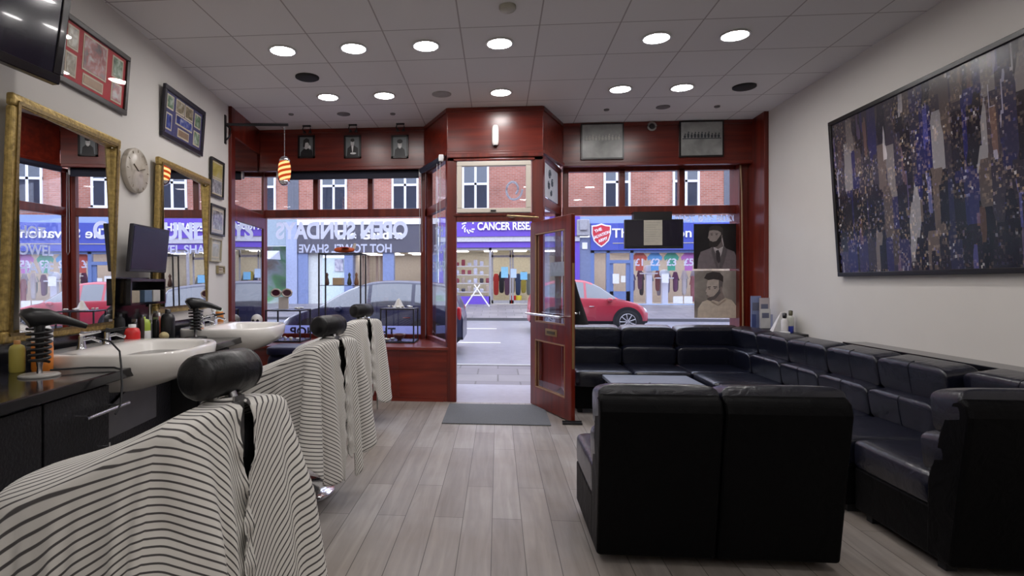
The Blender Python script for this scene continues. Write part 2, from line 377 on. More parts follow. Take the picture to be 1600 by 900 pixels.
# soffits behind the fascias and the outer lintel
struct(M().box(-3.1, -.93, FY+.04, 7.5, 2.755, 2.80).box(.80, 3.05, FY+.04, 7.5, 2.755, 2.80).hexa([(-.53, LY+.05, 2.97), (.46, LY+.05, 2.97), (.80, 7.5, 2.97), (-.92, 7.5, 2.97), (-.53, LY+.05, 3.02), (.46, LY+.05, 3.02), (.80, 7.5, 3.02), (-.92, 7.5, 3.02)]).build('trim_9', mah(0)))
struct(M().box(-3.6, -.93, 7.5, 7.6, 2.76, 3.6).box(.8, 3.6, 7.5, 7.6, 2.76, 3.6).box(-.93, .8, 7.5, 7.6, 3.0, 3.6).build('wall_front', mah(0)))

def X(px, Y=GY): return PY(px, 442, Y).x
# ---- window 1, left bay
def bay(n, x0, x1, mulls, wl):
    root = struct(empty('window_%d' % n, ((x0+x1)/2, GY, .6)))
    m = M().box(x0, x1, GY-.03, GY+.05, 2.71, 2.76).box(x0, x1, GY-.035, GY+.05, 2.17, 2.275).box(x0, x1, GY-.03, GY+.05, .58, .66)
    m.box(x0, x0+wl, GY-.04, GY+.05, .6, 2.75).box(x1-.06, x1, GY-.04, GY+.05, .6, 2.75)
    for p, q in mulls: m.box(p, q, GY-.03, GY+.05, 2.2, 2.74)
    m.build('frame', mah(2), root, bevel=.006)
    M().box(x0+.02, x1-.02, GY, GY+.006, .62, 2.74).build('pane', G, root)
    return root
w1 = bay(1, -3.10, X(665), [(X(490), X(498)), (X(575), X(583))], .06)
w2 = bay(2, X(879, GY), X(1166), [(X(967), X(976)), (X(1060), X(1069))], .07)
def vinyl_mat(name, col):
    m, nt, out = new_mat(name); d = N(nt, 'ShaderNodeBsdfDiffuse'); t = N(nt, 'ShaderNodeBsdfTranslucent'); x = N(nt, 'ShaderNodeMixShader'); x.inputs[0].default_value = .75
    d.inputs[0].default_value = col+(1,); t.inputs[0].default_value = col+(1,)
    nt.links.new(d.outputs[0], x.inputs[1]); nt.links.new(t.outputs[0], x.inputs[2]); nt.links.new(x.outputs[0], out.inputs[0]); return m
vinyl = vinyl_mat('white_vinyl', (.92, .94, 1.0)); vinyl2 = vinyl_mat('pale_vinyl', (.85, .88, .97)); darkv = mat('dark_vinyl', (.02, .02, .06), .5)
LF = (-1, 0, 0); UP = (0, 0, 1)
def glass_text(txt, px0, px1, y0, y1, mt, name='lettering', par=w1, bold=.004):
    p0, p1 = PY(px0, y0, GY+.012), PY(px1, y1, GY+.012)
    h = abs(p0.z-p1.z)
    return text_obj(name, txt, h/.70, mt, par, ((p0.x+p1.x)/2, GY+.012, (p0.z+p1.z)/2), LF, UP, .001, bold, width=abs(p1.x-p0.x))
glass_text('OPEN SUNDAYS', 431, 637, 350, 373, vinyl, bold=.012)
glass_text('HOT TOWEL SHAVE', 467, 612, 383, 395, vinyl2)
p0, p1 = PY(412, 508, GY+.02), PY(660, 528, GY+.02)
M().box(-3.02, X(658), GY+.018, GY+.022, .66, p0.z).build('frosted_band', vinyl_mat('frosted_film', (.55, .58, .80)), w1)
t = PY(453, 512, GY+.006); t2 = PY(618, 526, GY+.006)
text_obj('lettering', 'THE BARBER SHOP', abs(t.z-t2.z)/.72, darkv, w1, ((t.x+t2.x)/2, GY+.010, (t.z+t2.z)/2), LF, UP, .001, .004, width=abs(t2.x-t.x))
glass_text('0208 668 7500', 1054, 1152, 337, 346, vinyl2, par=w2)

# ---- lobby side windows
def side_window(n, p, q):
    p = Vector((p[0], p[1], 0)); q = Vector((q[0], q[1], 0)); root = struct(empty('window_%d' % n, ((p.x+q.x)/2, (p.y+q.y)/2, .6)))
    d = (q-p).normalized(); L = (q-p).length
    m = M().seg(p, p+d*.09, .07, 0, 2.75).seg(q-d*.07, q, .07, 0, 2.75).seg(p, q, .06, 2.70, 2.75).seg(p, q, .06, 2.17, 2.27).seg(p, q, .06, .58, .66)
    m.seg(p, q, .05, 0, .60); m.build('frame', mah(2), root, bevel=.005)
    M().seg(p+d*.05, q-d*.05, .006, .62, 2.72, off=.03).build('pane', G, root)
    return root, p, q, d
sw, p, q, d = side_window(3, (-.925, GY), (-.5625, LY))
c = (p+q)/2; nn = Vector((-d.y, d.x, 0))
for txt, z in (('HOT', 1.93), ('TOWEL', 1.72), ('SHAVE', 1.51)):
    text_obj('lettering', txt, .17, vinyl2, sw, c+nn*.04+Vector((0, 0, z)), -d, UP, .001, .004, width={'HOT': .36, 'TOWEL': .58, 'SHAVE': .58}[txt])
sw2, p, q, d = side_window(5, (.493, LY), (.80, GY))
c = (p+q)/2; nn = Vector((-d.y, d.x, 0))
# etched panel with scrolls in the upper light
em = mat('etched_white', (.62, .65, .72), .6); ed = mat('etched_ink', (.10, .12, .16), .6)
pm = M().seg(p+d*.12, q-d*.12, .003, 2.30, 2.68, off=.024); pm.build('etched_panel', em, sw2)
sc = M()
for k, (u0, z0, r0) in enumerate(((.42, 2.58, .06), (.55, 2.50, .05), (.38, 2.45, .05), (.5, 2.38, .04))):
    L = (q-p).length
    sc.tube([p+d*(u0*L+r0*(1-i/30)*math.cos(i*.45+k))+nn*.020+Vector((0, 0, z0+r0*(1-i/30)*math.sin(i*.45+k))) for i in range(24)], .006, 5)
sc.build('scroll_pattern', ed, sw2)

# ---- stall riser and deep sill in the left bay
r = M().box(-3.12, -.5625, LY+.0, LY+.06, 0, .57)
for px in (622,): xx = PY(px, 580, LY).x; r.box(xx-.012, xx+.012, LY-.008, LY, .04, .56)
r.box(-3.12, -.60, LY-.012, LY, 0, .05).seg((-.5625, LY), (-.93, GY+.04), .001, 0, .56)
struct(r.build('trim_10', mah(0), bevel=.003))
struct(M().add([(-3.12, LY-.02, .57), (-.545, LY-.02, .57), (-.90, GY+.05, .57), (-3.12, GY+.05, .57), (-3.12, LY-.02, .605), (-.545, LY-.02, .605), (-.90, GY+.05, .605), (-3.12, GY+.05, .605)],
   [(0, 3, 2, 1), (4, 5, 6, 7), (0, 1, 5, 4), (1, 2, 6, 5), (2, 3, 7, 6), (3, 0, 4, 7)]).build('trim_11', mah(0), bevel=.006))
struct(M().box(.80, 3.05, GY-.42, GY-.36, 0, .57).box(.80, 3.05, GY-.44, GY+.05, .57, .605).build('trim_12', mah(0), bevel=.004))
# outside faces below the windows
struct(M().box(-3.2, -.93, GY, GY+.1, -.1, .6).box(.80, 3.1, GY, GY+.1, -.1, .6).build('trim_13', mah(0)))

# ---- door frame with top light
dx0, dx1 = -.459, .372
fr = M().box(-.5625, dx0, LY-.01, LY+.09, 0, 2.74).box(dx1, .493, LY-.01, LY+.09, 0, 2.74).box(-.5625, .493, LY-.01, LY+.09, 2.665, 2.74).box(dx0, dx1, LY-.01, LY+.09, 2.0, 2.085)
fr.box(dx0-.03, dx1+.03, LY-.03, LY, 2.055, 2.085).box(dx0-.03, dx1+.03, LY-.03, LY, 2.665, 2.69).box(-.5625, .493, LY-.04, LY, 2.70, 2.745)
struct(fr.build('trim_14', mah(2), bevel=.006))
w6 = struct(empty('window_6', (-.04, LY, 2.09)))
x0, x1, z0, z1 = dx0+.008, dx1-.012, 2.09, 2.655
m = M().box(x0, x1, LY-.045, LY+.02, z1-.05, z1).box(x0, x1, LY-.045, LY+.02, z0, z0+.05).box(x0, x0+.055, LY-.045, LY+.02, z0+.05, z1-.05).box(x1-.055, x1, LY-.045, LY+.02, z0+.05, z1-.05)
m.build('frame', mat('cream_frame', (.62, .57, .50), .4, var=.02), w6, bevel=.006)
M().box(x0+.05, x1-.05, LY, LY+.006, z0+.045, z1-.045).build('pane', G, w6)
M().box(-.08, -.02, LY-.065, LY-.045, z0+.012, z0+.028).build('catch', black, w6)
M().tube([PY(802+14*math.cos(a*.22)*(1-a/60), 296+18*math.sin(a*.22)*(1-a/60), LY+.012) for a in range(34)], .013, 6).build('lettering', vinyl2, w6)
M().tube([(.18, LY-.02, 2.035), (.10, LY-.25, 2.03)], .01).tube([(.10, LY-.25, 2.03), (.42, LY-.34, 2.0)], .01).build('trim_15', mat('brass_arm', (.35, .25, .12), .35, .8))
struct(bpy.data.objects['trim_15'])

# ---- the open door
def open_door():
    hx, hy = .372, 6.34; L = .90; dd = Vector((.372, -.928, 0)).normalized(); ang = math.atan2(dd.y, dd.x)
    root = struct(empty('door_1', (hx, hy, .008), ang))
    # local: x along leaf, y = +left of direction (towards the window side, away), thickness -.022..+.022
    T = .022; H = 1.965
    m = M().box(0, .115, -T, T, 0, H).box(L-.125, L, -T, T, 0, H).box(.1, L-.1, -T, T, H-.13, H).box(.1, L-.1, -T, T, 0, .20).box(.1, L-.1, -T, T, .71, .90)
    m.build('leaf', mah(2), root, world=False, bevel=.006)
    bd = mat('glazing_bead', (.30, .16, .08), .35)
    b = M()
    for z0, z1 in ((.20, .71), (.90, H-.13)):
        for s_ in (-1, 1):
            y0, y1 = sorted((s_*T, s_*(T-.014)))
            b.box(.115, .127, y0, y1, z0, z1).box(L-.137, L-.125, y0, y1, z0, z1).box(.115, L-.125, y0, y1, z0, z0+.012).box(.115, L-.125, y0, y1, z1-.012, z1)
    b.build('glazing_bead', bd, root, world=False)
    M().box(.11, L-.12, -.003, .003, .19, .72).build('lower_pane', G, root, world=False)
    M().box(.11, L-.12, -.003, .003, .89, H-.12).build('upper_pane', G, root, world=False)
    # push bar on the street side
    sd = -1
    hb = M().tube([(.06, sd*.10, .985), (L-.07, sd*.10, .985)], .012, 12).tube([(.09, sd*.10, .985), (.09, sd*T, .985)], .009).tube([(L-.09, sd*.10, .985), (L-.09, sd*T, .985)], .009)
    hb.build('push_bar', chrome, root, world=False)
    lp = M().box(.37, .62, sd*T-.004, sd*T, .775, .845).build('letter_plate', mat('aged_brass', (.35, .25, .10), .35, .8), root, world=False, bevel=.003)
    M().box(.41, .58, sd*T-.009, sd*T-.004, .795, .825).build('flap', mat('aged_brass_dark', (.12, .09, .05), .4, .8), lp, world=False)
    M().box(L-.006, L+.002, -.012, .012, .5, 1.5).build('edge_strip', mat('brass_strip', (.35, .22, .09), .4, .6), root, world=False)
    M().lathe([(.012, 0), (.012, .06), (.025, .07), (.0, .09)], (L-.06, T, 1.02), 12, axis='y').build('inner_knob', chrome, root, world=False)
    sg = M().box(.42, .74, .004, .007, 1.38, 1.52).build('window_sticker', mat('sticker_grey', (.35, .36, .37), .6), root, world=False)
    return root, dd
door, DD = open_door()
# black cloth hanging on the inner side of the door
dn = Vector((-DD.y, DD.x, 0)); hp = Vector((.372, 6.34, 0))+DD*.80
cl = M(); rows = []
for j in range(9):
    f = j/8; z = 1.34-f*.42; w = .02+.20*f
    rows.append([hp+DD*(w*math.cos(t)*.75-.08*f)+dn*(.06+ .07*f+w*.45*math.sin(t)+.008*math.sin(5*t+f*3))+Vector((0, 0, z)) for t in [2*PI*i/24 for i in range(24)]])
cl.grid(rows, closed=True)
o = cl.build('hanging_cloth', mat('black_cloth', (.008, .008, .010), .9)); tag(o, 'black cloth gathered to a point hanging behind the open wooden door', 'cloth')
o = M().box(.60, .78, 5.42, 5.47, 0, .02).add([(.60, 5.47, 0), (.78, 5.47, 0), (.78, 5.47, .03), (.6, 5.47, .03)], [(0, 1, 2, 3)]).build('door_wedge', black)
tag(o, 'small black wedge on the floor holding the open door', 'door stop')

# door mat
mt = mat('grey_mat', (.115, .12, .13), .9, var=.15, scale=120, bump=.5)
o = M().box(-.525, .49, 5.37, 6.25, 0, .010).build('door_mat', mt, bevel=.003); tag(o, 'flat dark grey entrance mat on the floor inside the doorway', 'mat')

# ================================================================== CEILING FIXTURES
lampm = emit('downlight_glow', (1.0, .96, .94), 84); rimm = mat('downlight_rim', (.7, .7, .7), .4)
def downlight(x, y, label, grp='round ceiling downlights'):
    r = empty('ceiling_downlight', (x, y, CEIL), 0, label, 'ceiling light', grp)
    M().lathe([(.098, 0), (.115, -.002), (.118, -.008), (.112, -.012), (.098, -.010)], (x, y, CEIL), 32, caps=False).build('rim', rimm, r)
    M().lathe([(.0, -.006), (.1, -.006)], (x, y, CEIL), 32, caps=False).build('diffuser', lampm, r)
front = [(-1.79, 'leftmost'), (-1.187, 'second from the left'), (-.587, 'third from the left'), (.013, 'fourth from the left'), (1.25, 'fifth from the left'), (1.85, 'rightmost')]
for x, w_ in front: downlight(x, 4.675, 'lit round downlight, %s in the nearer ceiling row of six' % w_)
for x, w_ in [(-1.765, 'leftmost'), (-1.17, 'second from the left'), (.03, 'middle'), (1.22, 'fourth from the left'), (1.82, 'rightmost')]:
    downlight(x, 5.88, 'lit round downlight, %s in the far ceiling row of five' % w_)
for y in (2.87, 1.07, -.73, -2.3):
    for x in (-1.187, .613, 1.85): downlight(x, y, 'lit round downlight on the ceiling behind the viewer, outside the photo', 'ceiling downlights behind the camera')
def disc(name, x, y, r, mt, label, cat, h=.02, grp=None):
    o = M().lathe([(r, 0), (r, -h*.6), (r*.85, -h), (0, -h)], (x, y, CEIL), 24, caps=False).build(name, mt, origin=(x, y, CEIL)); tag(o, label, cat, grp)
disc('ceiling_speaker', -1.789, 5.294, .11, blackmatt, 'black round speaker in the ceiling on the left, above the far downlights', 'speaker')
disc('ceiling_speaker', 2.425, 5.906, .11, blackmatt, 'black round speaker in the ceiling on the right, near the painting wall', 'speaker')
gm = mat('vent_grey', (.16, .15, .15), .6); gl = mat('tile_grey', (.33, .32, .31), .7)
disc('ceiling_vent', -1.765, 6.49, .075, gm, 'small dark grille in the ceiling above the middle portrait on the left fascia', 'vent', .01)
disc('ceiling_vent', 1.814, 6.52, .075, gm, 'small dark grille in the ceiling above the white round camera on the right', 'vent', .01)
disc('ceiling_cover', -.577, 5.891, .10, gl, 'blank grey round cover in the ceiling left of the doorway', 'ceiling cover', .008)
disc('smoke_detector', .067, 4.06, .06, mat('detector_cream', (.42, .40, .33), .5), 'pale round smoke detector at the very top centre of the ceiling', 'smoke detector', .03)
for x, y, w_ in ((-2.366, 6.44, 'left of the first grille'), (-1.2, 6.52, 'above the rightmost portrait on the left'), (1.21, 6.56, 'above the silver picture beside the doorway'), (2.396, 6.54, 'above the picture nearest the painting wall')):
    disc('ceiling_sensor', x, y, .03, gm, 'tiny grey sensor in the ceiling, %s' % w_, 'sensor', .015, 'tiny ceiling sensors')
for x, w_ in ((-2.348, 'leftmost'), (-1.77, 'middle'), (-1.183, 'rightmost')):
    y = 6.93; r = empty('picture_spotlight', (x, y, CEIL), 0, 'small dark twin-headed picture light above the %s of the three portraits' % w_, 'spotlight', 'picture lights over the portraits')
    M().box(x-.05, x+.05, y-.015, y+.015, CEIL-.015, CEIL).build('mount', blackmatt, r)
    for s_ in (-1, 1): M().tube([(x+s_*.04, y, CEIL-.01), (x+s_*.05, y-.01, CEIL-.05), (x+s_*.035, y+.02, CEIL-.075)], .008, 8).lathe([(.012, 0), (.022, -.03)], (x+s_*.035, y+.02, CEIL-.06), 10).build('lamp_head', blackmatt, r)

# ================================================================== LEFT WALL THINGS
def wall_box(m, d0, d1, s0, s1, z0, z1, tilt=0, mi=0):
    """box on the left wall; tilt = how far the top leans out"""
    def P(d, s, z, top): return WL(d+(tilt if top else 0), s, z)
    return m.hexa([P(d0, s0, z0, 0), P(d1, s0, z0, 0), P(d1, s1, z0, 0), P(d0, s1, z0, 0), P(d0, s0, z1, 1), P(d1, s0, z1, 1), P(d1, s1, z1, 1), P(d0, s1, z1, 1)], mi)
def tilt_box(m, d0, d1, s0, s1, z0, z1, Z0, Z1, tilt, mi=0):
    f = lambda z: tilt*(z-Z0)/(Z1-Z0)
    return m.hexa([WL(d+f(z), s, z) for z in (z0, z1) for d, s in ((d0, s0), (d1, s0), (d1, s1), (d0, s1))], mi)
MYAW, MLEAN = 2.6, .6
def gold_mirror(s0, s1, z0, z1, tilt, label, yaw=0, lean=0):
    root = empty('wall_mirror', WL(0, (s0+s1)/2, z0), WA, label, 'mirror')
    w = .066; m = M()
    for a0, a1, b0, b1 in ((s0, s1, z0, z0+w), (s0, s1, z1-w, z1), (s0, s0+w, z0+w, z1-w), (s1-w, s1, z0+w, z1-w)):
        tilt_box(m, .005, .045, a0, a1, b0, b1, z0, z1, tilt)
    m.build('frame', gold, root, bevel=.012)
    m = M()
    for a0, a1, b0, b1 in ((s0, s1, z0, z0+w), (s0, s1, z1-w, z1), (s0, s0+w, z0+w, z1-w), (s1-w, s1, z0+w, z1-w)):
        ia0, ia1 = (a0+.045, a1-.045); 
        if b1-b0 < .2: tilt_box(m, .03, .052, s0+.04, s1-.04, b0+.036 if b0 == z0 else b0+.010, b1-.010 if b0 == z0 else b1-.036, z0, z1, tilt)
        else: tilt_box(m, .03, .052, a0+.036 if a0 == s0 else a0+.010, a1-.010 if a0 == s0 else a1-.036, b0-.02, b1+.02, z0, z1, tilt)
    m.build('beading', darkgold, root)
    sm, zm, dm = (s0+s1)/2, (z0+z1)/2, .026+tilt*.5+.022*(yaw > 0)
    gd = lambda s_, z_: dm-math.tan(math.radians(yaw))*(s_-sm)-math.tan(math.radians(lean))*(z_-zm)
    M().hexa([WL(gd(s_, z_)+dd_, s_, z_) for z_ in (z0+w-.01, z1-w+.01) for dd_, s_ in ((-.004, s0+w-.01), (0, s0+w-.01), (0, s1-w+.01), (-.004, s1-w+.01))]).build('mirror_glass', mirror_m, root)
gold_mirror(2.80, 3.83, 1.0, 2.315, .05, 'large gilt-framed mirror nearest the viewer on the left wall', 1.9, .3)
gold_mirror(4.42, 5.47, 1.07, 2.335, .03, 'gilt-framed mirror between the small monitor and the small wall pictures', MYAW, MLEAN)

def memorabilia(name, s0, s1, z0, z1, mount, label, layout, tilt=.03, dark=(.02, .02, .02), w=.035):
    root = empty(name, WL(0, (s0+s1)/2, z0), WA, label, 'framed picture')
    m = M()
    for a0, a1, b0, b1 in ((s0, s1, z0, z0+w), (s0, s1, z1-w, z1), (s0, s0+w, z0+w, z1-w), (s1-w, s1, z0+w, z1-w)): tilt_box(m, .004, .03, a0, a1, b0, b1, z0, z1, tilt)
    m.build('frame', mat('frame_'+str(dark), dark, .35), root, bevel=.004)
    tilt_box(M(), .006, .014, s0+w*.8, s1-w*.8, z0+w*.8, z1-w*.8, z0, z1, tilt).build('mount_board', mount, root)
    W_, H_ = s1-s0-2*w, z1-z0-2*w
    for i, (u0, v0, u1, v1, mt_) in enumerate(layout):
        a0, a1, b0, b1 = s0+w+u0*W_, s0+w+u1*W_, z0+w+v0*H_, z0+w+v1*H_
        g = M(); tilt_box(g, .014, .0165, a0, a1, b0, b1, z0, z1, tilt, 0); tilt_box(g, .0165, .018, a0+.012, a1-.012, b0+.012, b1-.012, z0, z1, tilt, 1)
        g.build('photo_print', [mat('print_border', (.62, .55, .42), .5), mt_], root)
    tilt_box(M(), .022, .024, s0+w*.8, s1-w*.8, z0+w*.8, z1-w*.8, z0, z1, tilt).build('glazing', glass('picture_glass', (1, 1, 1), .45), root)
ph1 = photo_mat('print_red_white', [(.03, .03, .04), (.35, .06, .06), (.6, .6, .6)], 14); ph2 = photo_mat('print_sepia', [(.05, .05, .04), (.25, .2, .12), (.5, .48, .4)], 20)
ph3 = photo_mat('print_green', [(.03, .05, .04), (.12, .22, .12), (.55, .6, .55)], 18); plq = mat('engraved_plaque', (.30, .20, .13), .4, .3); ph4 = photo_mat('print_blue', [(.02, .02, .06), (.05, .08, .35), (.5, .52, .6)], 16)
memorabilia('framed_memorabilia', 3.27, 4.02, 2.54, 2.965, mat('red_mount', (.48, .02, .03), .6),
    'framed red display of six small photos beside the television', [(.04, .55, .20, .95, ph2), (.03, .08, .19, .48, ph2), (.27, .32, .66, .97, ph1), (.29, .06, .62, .27, plq), (.75, .52, .95, .94, ph3), (.76, .06, .95, .44, ph1)], .03, (.035, .028, .025))
memorabilia('framed_memorabilia', 4.56, 5.38, 2.54, 2.97, mat('navy_mount', (.05, .05, .16), .6),
    'dark framed blue display of small photos high above the clock and far mirror', [(.03, .60, .20, .94, ph3), (.03, .1, .18, .5, ph4), (.26, .62, .48, .96, ph2), (.50, .62, .72, .96, ph2), (.27, .34, .72, .60, ph4), (.34, .06, .64, .28, plq), (.77, .55, .95, .92, ph3), (.77, .08, .95, .46, ph3)], .03, (.012, .010, .022), .04)
ylw = photo_mat('print_yellow', [(.35, .28, .05), (.5, .42, .12), (.35, .4, .45)], 5); bwp = photo_mat('print_grey', [(.04, .04, .05), (.25, .25, .26), (.55, .55, .55)], 18)
memorabilia('wall_picture', 5.585, 5.93, 2.20, 2.59, mat('yellow_mount', (.35, .30, .10), .6), 'small yellow and white picture in a thin black frame, topmost beside the far mirror', [(.04, .5, .96, .97, ylw), (.04, .03, .96, .48, bwp)], .01, (.012, .012, .012), .022)
memorabilia('wall_picture', 5.57, 5.96, 1.81, 2.12, mat('cream_mount', (.5, .47, .42), .6), 'small group photo in a black frame, second down beside the far mirror', [(.1, .1, .9, .9, bwp)], .01, (.012, .012, .012), .022)
memorabilia('wall_picture', 5.575, 5.86, 1.535, 1.775, mat('cream_mount2', (.42, .41, .36), .6), 'small pale certificate in a light wood frame, third down beside the far mirror', [(.12, .12, .88, .88, photo_mat('print_pale', [(.3, .32, .3), (.42, .43, .4), (.5, .5, .47)], 10))], .01, (.38, .34, .24), .018)
memorabilia('wall_picture', 5.775, 5.965, 1.415, 1.50, mat('cream_mount3', (.3, .25, .18), .6), 'tiny brown framed card, lowest beside the far mirror', [(.15, .15, .85, .85, plq)], .0, (.30, .25, .14), .015)

# clock
cc = WL(.02, 4.15, 2.165); root = empty('wall_clock', WL(0, 4.15, 2.0), WA, 'round cream wall clock printed with faint pictures, between the two gilt mirrors', 'clock')
def wall_lathe(m, prof, c, n=40, mi=0):
    vs = []; fs = []
    for r_, h in prof:
        for i in range(n): a_ = 2*PI*i/n; vs.append(c+WE*(r_*math.cos(a_))+Vector((0, 0, r_*math.sin(a_)))+WN*h)
    for j in range(len(prof)-1):
        for i in range(n): fs.append((j*n+i, j*n+(i+1) % n, (j+1)*n+(i+1) % n, (j+1)*n+i))
    return m.add(vs, fs, mi, True)
wall_lathe(M(), [(.165, -.018), (.168, .015), (.162, .022), (.0, .022)], cc).build('clock_face', photo_mat('clock_print', [(.20, .17, .13), (.50, .45, .38), (.56, .51, .45)], 9), root)
h = M()
for a_, L_ in ((.3, .10), (2.6, .075)): h.tube([cc+WN*.026, cc+WN*.026+WE*(L_*math.cos(a_))+Vector((0, 0, L_*math.sin(a_)))], .004, 6)
h.build('clock_hands', mat('bronze', (.16, .13, .09), .4, .3), root)
nm = M()
for i in range(12):
    a_ = i*PI/6; p_ = cc+WN*.024+WE*(.135*math.cos(a_))+Vector((0, 0, .135*math.sin(a_))); nm.tube([p_, p_+WE*(.018*math.cos(a_))+Vector((0, 0, .018*math.sin(a_)))], .003, 5)
nm.build('hour_marks', mat('bronze2', (.34, .29, .22), .4), root)

# big television, top left
A = Vector((-2.367, 2.923, 2.386)); dv = Vector((-.06, -1, 0)).normalized(); nv = Vector((1, -.06, 0)).normalized(); upv = (Vector((0, 0, 1))+nv*.16).normalized()
root = empty('television', A+dv*.5, 0, 'large black television high on the left wall at the top left corner', 'television'); 
def tvp(a_, b_, c_): return A+dv*a_+upv*b_+nv*c_
def tvbox(m, a0, a1, b0, b1, c0, c1): return m.hexa([tvp(x, y, z) for y in (b0, b1) for x, z in ((a0, c0), (a1, c0), (a1, c1), (a0, c1))])
tm = M(); 
for q_ in ((0, 1.05, 0, .05), (0, 1.05, .58, .62), (0, .045, .05, .58), (1.005, 1.05, .05, .58)): tvbox(tm, *q_, -.03, .012)
tvbox(tm, .01, 1.04, .01, .61, -.035, -.002); tm.build('bezel', mat('tv_bezel', (.012, .010, .012), .15, coat=.3), root, bevel=.004)
tvbox(M(), .04, 1.01, .045, .585, .0, .004).build('screen', screen, root)
M().tube([tvp(.5, .3, -.03), tvp(.5, .3, -.03)-nv*.16], .025).hexa([tvp(.42, .2, -.05)-nv*q_+(upv*e) for e in (0, .2) for (q_) in (0, 0, 0, 0)] if False else [tvp(.42, .2, -.04), tvp(.58, .2, -.04), tvp(.58, .2, -.055), tvp(.42, .2, -.055), tvp(.42, .4, -.04), tvp(.58, .4, -.04), tvp(.58, .4, -.055), tvp(.42, .4, -.055)]).build('wall_bracket', black, root)
# small monitor
root = empty('monitor', WL(.12, 4.13, 1.42), WA, 'small dark screen on an arm in front of the far mirror', 'monitor')
m = M(); tilt_box(m, .10, .13, 3.86, 4.41, 1.40, 1.74, 1.40, 1.74, .03); m.build('casing', mat('monitor_grey', (.02, .02, .03), .35), root, bevel=.006)
m = M(); tilt_box(m, .130, .132, 3.875, 4.395, 1.42, 1.725, 1.40, 1.74, .03); m.build('screen', mat('monitor_screen', (.012, .013, .035), .25), root)
M().tube([WL(.105, 4.13, 1.56), WL(.003, 4.13, 1.56)], .018).build('arm', black, root)
# barber lamp on its arm
bs = 6.03
root = empty('bracket_arm', WL(0, bs, 2.82), WA, 'black iron arm fixed high on the left wall beside the wood pillar', 'bracket')
M().box(0, 0, 0, 0, 0, 0) if False else None
m = M(); wall_box(m, 0, .012, bs-.02, bs+.02, 2.82, 3.13); m.tube([WL(.01, bs, 3.03), WL(.68, bs, 3.03)], .016, 8); m.tube([WL(.01, bs, 2.86), WL(.05, bs, 2.90), WL(.06, bs, 2.98), WL(.02, bs, 3.02)], .009, 6)
m.build('arm', black, root)
lx = WL(.64, bs); root = empty('barber_lamp', (lx.x, lx.y, 2.40), 0, 'glowing red and white striped barber pole lamp hanging by a chain', 'lamp')
ch = M()
for i in range(20): z_ = 3.01-i*.0165; ch.lathe([(.0, -.006), (.007, 0), (.0, .006)], (lx.x, lx.y, z_), 6, caps=False)
ch.build('chain', steel, root)
M().lathe([(.0, 2.69), (.03, 2.685), (.055, 2.66), (.062, 2.64), (.055, 2.635)], (lx.x, lx.y, 0), 20, caps=False).lathe([(.055, 2.425), (.062, 2.42), (.05, 2.395), (.03, 2.375), (0, 2.37)], (lx.x, lx.y, 0), 20, caps=False).build('metal_caps', chrome, root)
def stripe_lamp():
    m, nt, out = new_mat('barber_stripe_glow'); e = N(nt, 'ShaderNodeEmission', Strength=1.6)
    tc = N(nt, 'ShaderNodeTexCoord'); sx = N(nt, 'ShaderNodeSeparateXYZ'); at = N(nt, 'ShaderNodeMath', operation='ARCTAN2'); L = nt.links.new
    L(tc.outputs['Object'], sx.inputs[0]); L(sx.outputs[1], at.inputs[0]); L(sx.outputs[0], at.inputs[1])
    m1 = N(nt, 'ShaderNodeMath', operation='MULTIPLY'); m1.inputs[1].default_value = -2/(2*PI); L(at.outputs[0], m1.inputs[0])
    m2 = N(nt, 'ShaderNodeMath', operation='MULTIPLY_ADD'); m2.inputs[1].default_value = 18; L(sx.outputs[2], m2.inputs[0]); L(m1.outputs[0], m2.inputs[2])
    fr_ = N(nt, 'ShaderNodeMath', operation='FRACT'); L(m2.outputs[0], fr_.inputs[0])
    r = N(nt, 'ShaderNodeValToRGB'); r.color_ramp.interpolation = 'CONSTANT'; el = r.color_ramp.elements; el[0].color = (1, .55, .22, 1); el[1].position = .5; el[1].color = (.35, .04, .01, 1)
    L(fr_.outputs[0], r.inputs[0]); L(r.outputs[0], e.inputs[0]); L(e.outputs[0], out.inputs[0]); return m
M().lathe([(.050, 2.425), (.062, 2.46), (.068, 2.53), (.062, 2.60), (.050, 2.637)], (lx.x, lx.y, 0), 28, caps=False).build('striped_glass', stripe_lamp(), root)

# ================================================================== COUNTER, BASINS
CT_Z = .87
root = empty('worktop', WL(.33, 2.7, .82), WA, 'long glossy black worktop running along the left wall under the mirrors', 'worktop')
m = M(); wall_box(m, .002, .67, .2, 5.62, .82, CT_Z); m.build('top', gloss_black, root, bevel=.006)
m = M(); wall_box(m, .002, .02, .2, 5.62, CT_Z, .99); m.build('upstand', gloss_black, root)
tex = mat('ribbed_black_front', (.010, .010, .013), .4, var=.3, scale=60, bump=.4, spec=.3)
edges = [.3, .95, 1.6, 2.25, 2.75]
def cabinet(s0, s1, label, handle=True, d1=.62):
    r_ = empty('base_cabinet', WL(.3, (s0+s1)/2, 0), WA, label, 'cabinet', 'black cabinets under the worktop')
    g = M(); wall_box(g, .01, d1-.02, s0+.002, s1-.002, .02, .815); g.build('body', blackmatt, r_)
    g = M(); wall_box(g, d1-.018, d1, s0+.008, s1-.008, .05, .80); dr = g.build('door', tex, r_, bevel=.003)
    if handle:
        h_ = M().tube([WL(d1+.03, s1-.06, .52), WL(d1+.03, s1-.06, .36)], .006, 8).tube([WL(d1, s1-.06, .50), WL(d1+.03, s1-.06, .50)], .005).tube([WL(d1, s1-.06, .38), WL(d1+.03, s1-.06, .38)], .005); h_.build('handle', chrome, dr)
names = ['nearest the viewer', 'second from the viewer, below the draped coat', 'third from the viewer, below the upright dryer holder', 'fourth from the viewer, just before the first basin']
